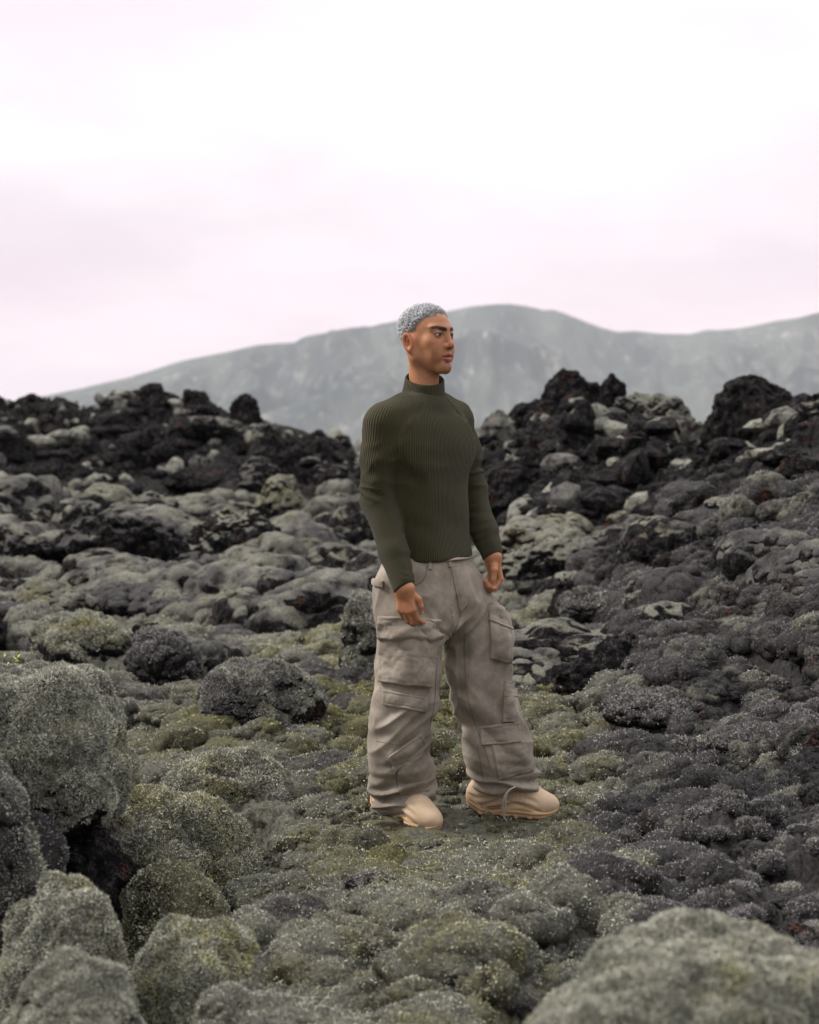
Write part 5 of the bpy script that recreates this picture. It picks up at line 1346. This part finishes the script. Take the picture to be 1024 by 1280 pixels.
# ------------------------------------------------------------------ shoes
def shoe_upper(q):
    s = q.copy(); d = ell(q, (.082, 0, .044), (.076, .0495, .045))
    d = smin(d, cone(q, (-.095, 0, .060), (.06, .0, .052), .041, .046), .03)
    d = smin(d, cone(q, (-.07, 0, .105), (.045, 0, .070), .038, .040), .03)
    d = smin(d, ell(q, (-.118, 0, .058), (.040, .038, .058)), .03)
    d = smax(d, -cone(q, (-.085, 0, .165), (-.02, 0, .150), .034, .030), .01)
    # moulded ribs sweeping along the side
    side = sstep(.105, .055, q[:, 0]) * sstep(.018, .034, np.abs(q[:, 1])) * sstep(.095, .06, q[:, 2])
    w = q[:, 2] - (.050 + .022 * np.sin((q[:, 0] + .05) * 22)) - .05 * np.abs(q[:, 0]) ; d = d + .0028 * side * np.cos(w * 2 * np.pi / .026)
    w2 = np.exp(-((q[:, 2] - (.028 + .20 * np.maximum(q[:, 0] - .02, 0) * .0 + .34 * np.maximum(.075 - q[:, 0], 0) * (q[:, 0] > -.04))) / .006) ** 2) * (q[:, 0] < .10); d = d + .0035 * w2
    d = d + .0022 * np.exp(-((q[:, 0] - .050 + .55 * np.abs(q[:, 1])) / .0032) ** 2) * (q[:, 2] > .04) + .0016 * np.exp(-((q[:, 0] - .066 + .55 * np.abs(q[:, 1])) / .0030) ** 2) * (q[:, 2] > .04)
    return smax(d, .016 - q[:, 2], .006)
def shoe_sole(q):
    z = q[:, 2] - 1.1 * np.maximum(q[:, 0] - .085, 0) ** 2 * 3 - .5 * np.maximum(-.10 - q[:, 0], 0) ** 1
    p2 = np.stack([q[:, 0], q[:, 1], 0 * z], 1)
    d2 = smin(cone(p2, (-.108, 0, 0), (.0, .004, 0), .045, .041), cone(p2, (.0, .004, 0), (.075, .002, 0), .041, .0545), .03); d2 = smin(d2, cone(p2, (.075, .002, 0), (.112, -.002, 0), .0535, .042), .02)
    top = .030 + .010 * np.sin(q[:, 0] * 30 + .6) + .012 * sstep(-.07, -.13, q[:, 0])
    d2 = d2 + .0022 * np.cos(q[:, 0] * 150) * sstep(.012, .0, z) - .0035 * sstep(.006, .018, z) + .0025 * np.cos(z * 2 * np.pi / .014) * .5
    d = smax(d2, z - top, .008); d = smax(d, -z, .005)
    nt = (np.abs(((q[:, 0] * 1000 + 200) % 24) - 12) < 3.2) * sstep(.010, .006, z); return d + .0025 * nt
def build_shoes():
    m = bpy.data.materials.new('sand_suede'); t = NT(m); pos = t.n('ShaderNodeTexCoord').outputs['Object']
    n1 = t.noise(pos, 30, 4); n2 = t.noise(pos, 700, 2)
    t.out(t.bsdf(t.mixc(n1, (.49, .355, .235), (.62, .465, .325)), .75, .25, n2, .2, .001).outputs[0])
    m2 = bpy.data.materials.new('sand_rubber'); t = NT(m2); pos = t.n('ShaderNodeTexCoord').outputs['Object']; n1 = t.noise(pos, 40, 4); n3 = t.noise(pos, 14, 4)
    c = t.mixc(n1, (.44, .275, .145), (.54, .355, .20)); c = t.mixc(t.math('MULTIPLY', t.ramp(n3, .52, .75), .6), c, (.22, .15, .10))
    t.out(t.bsdf(c, .6, .3, n1, .2, .002).outputs[0])
    for tip, heel, lift, roll in ((J(549, 1043, 5.79), J(468, 1010, 6.01), 1.0, 0.), (J(699, 1021, 5.985), J(584, 1013, 6.03), 1.0, 0.)):
        f = tip - heel; L = np.linalg.norm(f); f /= L; l, f, u = frame(f); k = L / .310; org = heel + f * .152 * k + u * -.005
        s = link('shoe', None, None, person) if False else None
        V, Q = mesh_sdf(shoe_upper, (-.18, -.07, 0), (.18, .07, .16), .0028); W = org + (V[:, :1] * f + V[:, 1:2] * l + V[:, 2:] * u) * k
        me = mesh_np('shoe', W, Q[:, ::-1] if np.linalg.det(np.stack([f, l, u])) < 0 else Q); o = link('shoe', me, m, person)
        V, Q = mesh_sdf(shoe_sole, (-.18, -.07, -.01), (.18, .07, .08), .0026); W = org + (V[:, :1] * f + V[:, 1:2] * l + V[:, 2:] * u) * k
        link('sole', mesh_np('sole', W, Q[:, ::-1] if np.linalg.det(np.stack([f, l, u])) < 0 else Q), m2, o)
build_shoes()
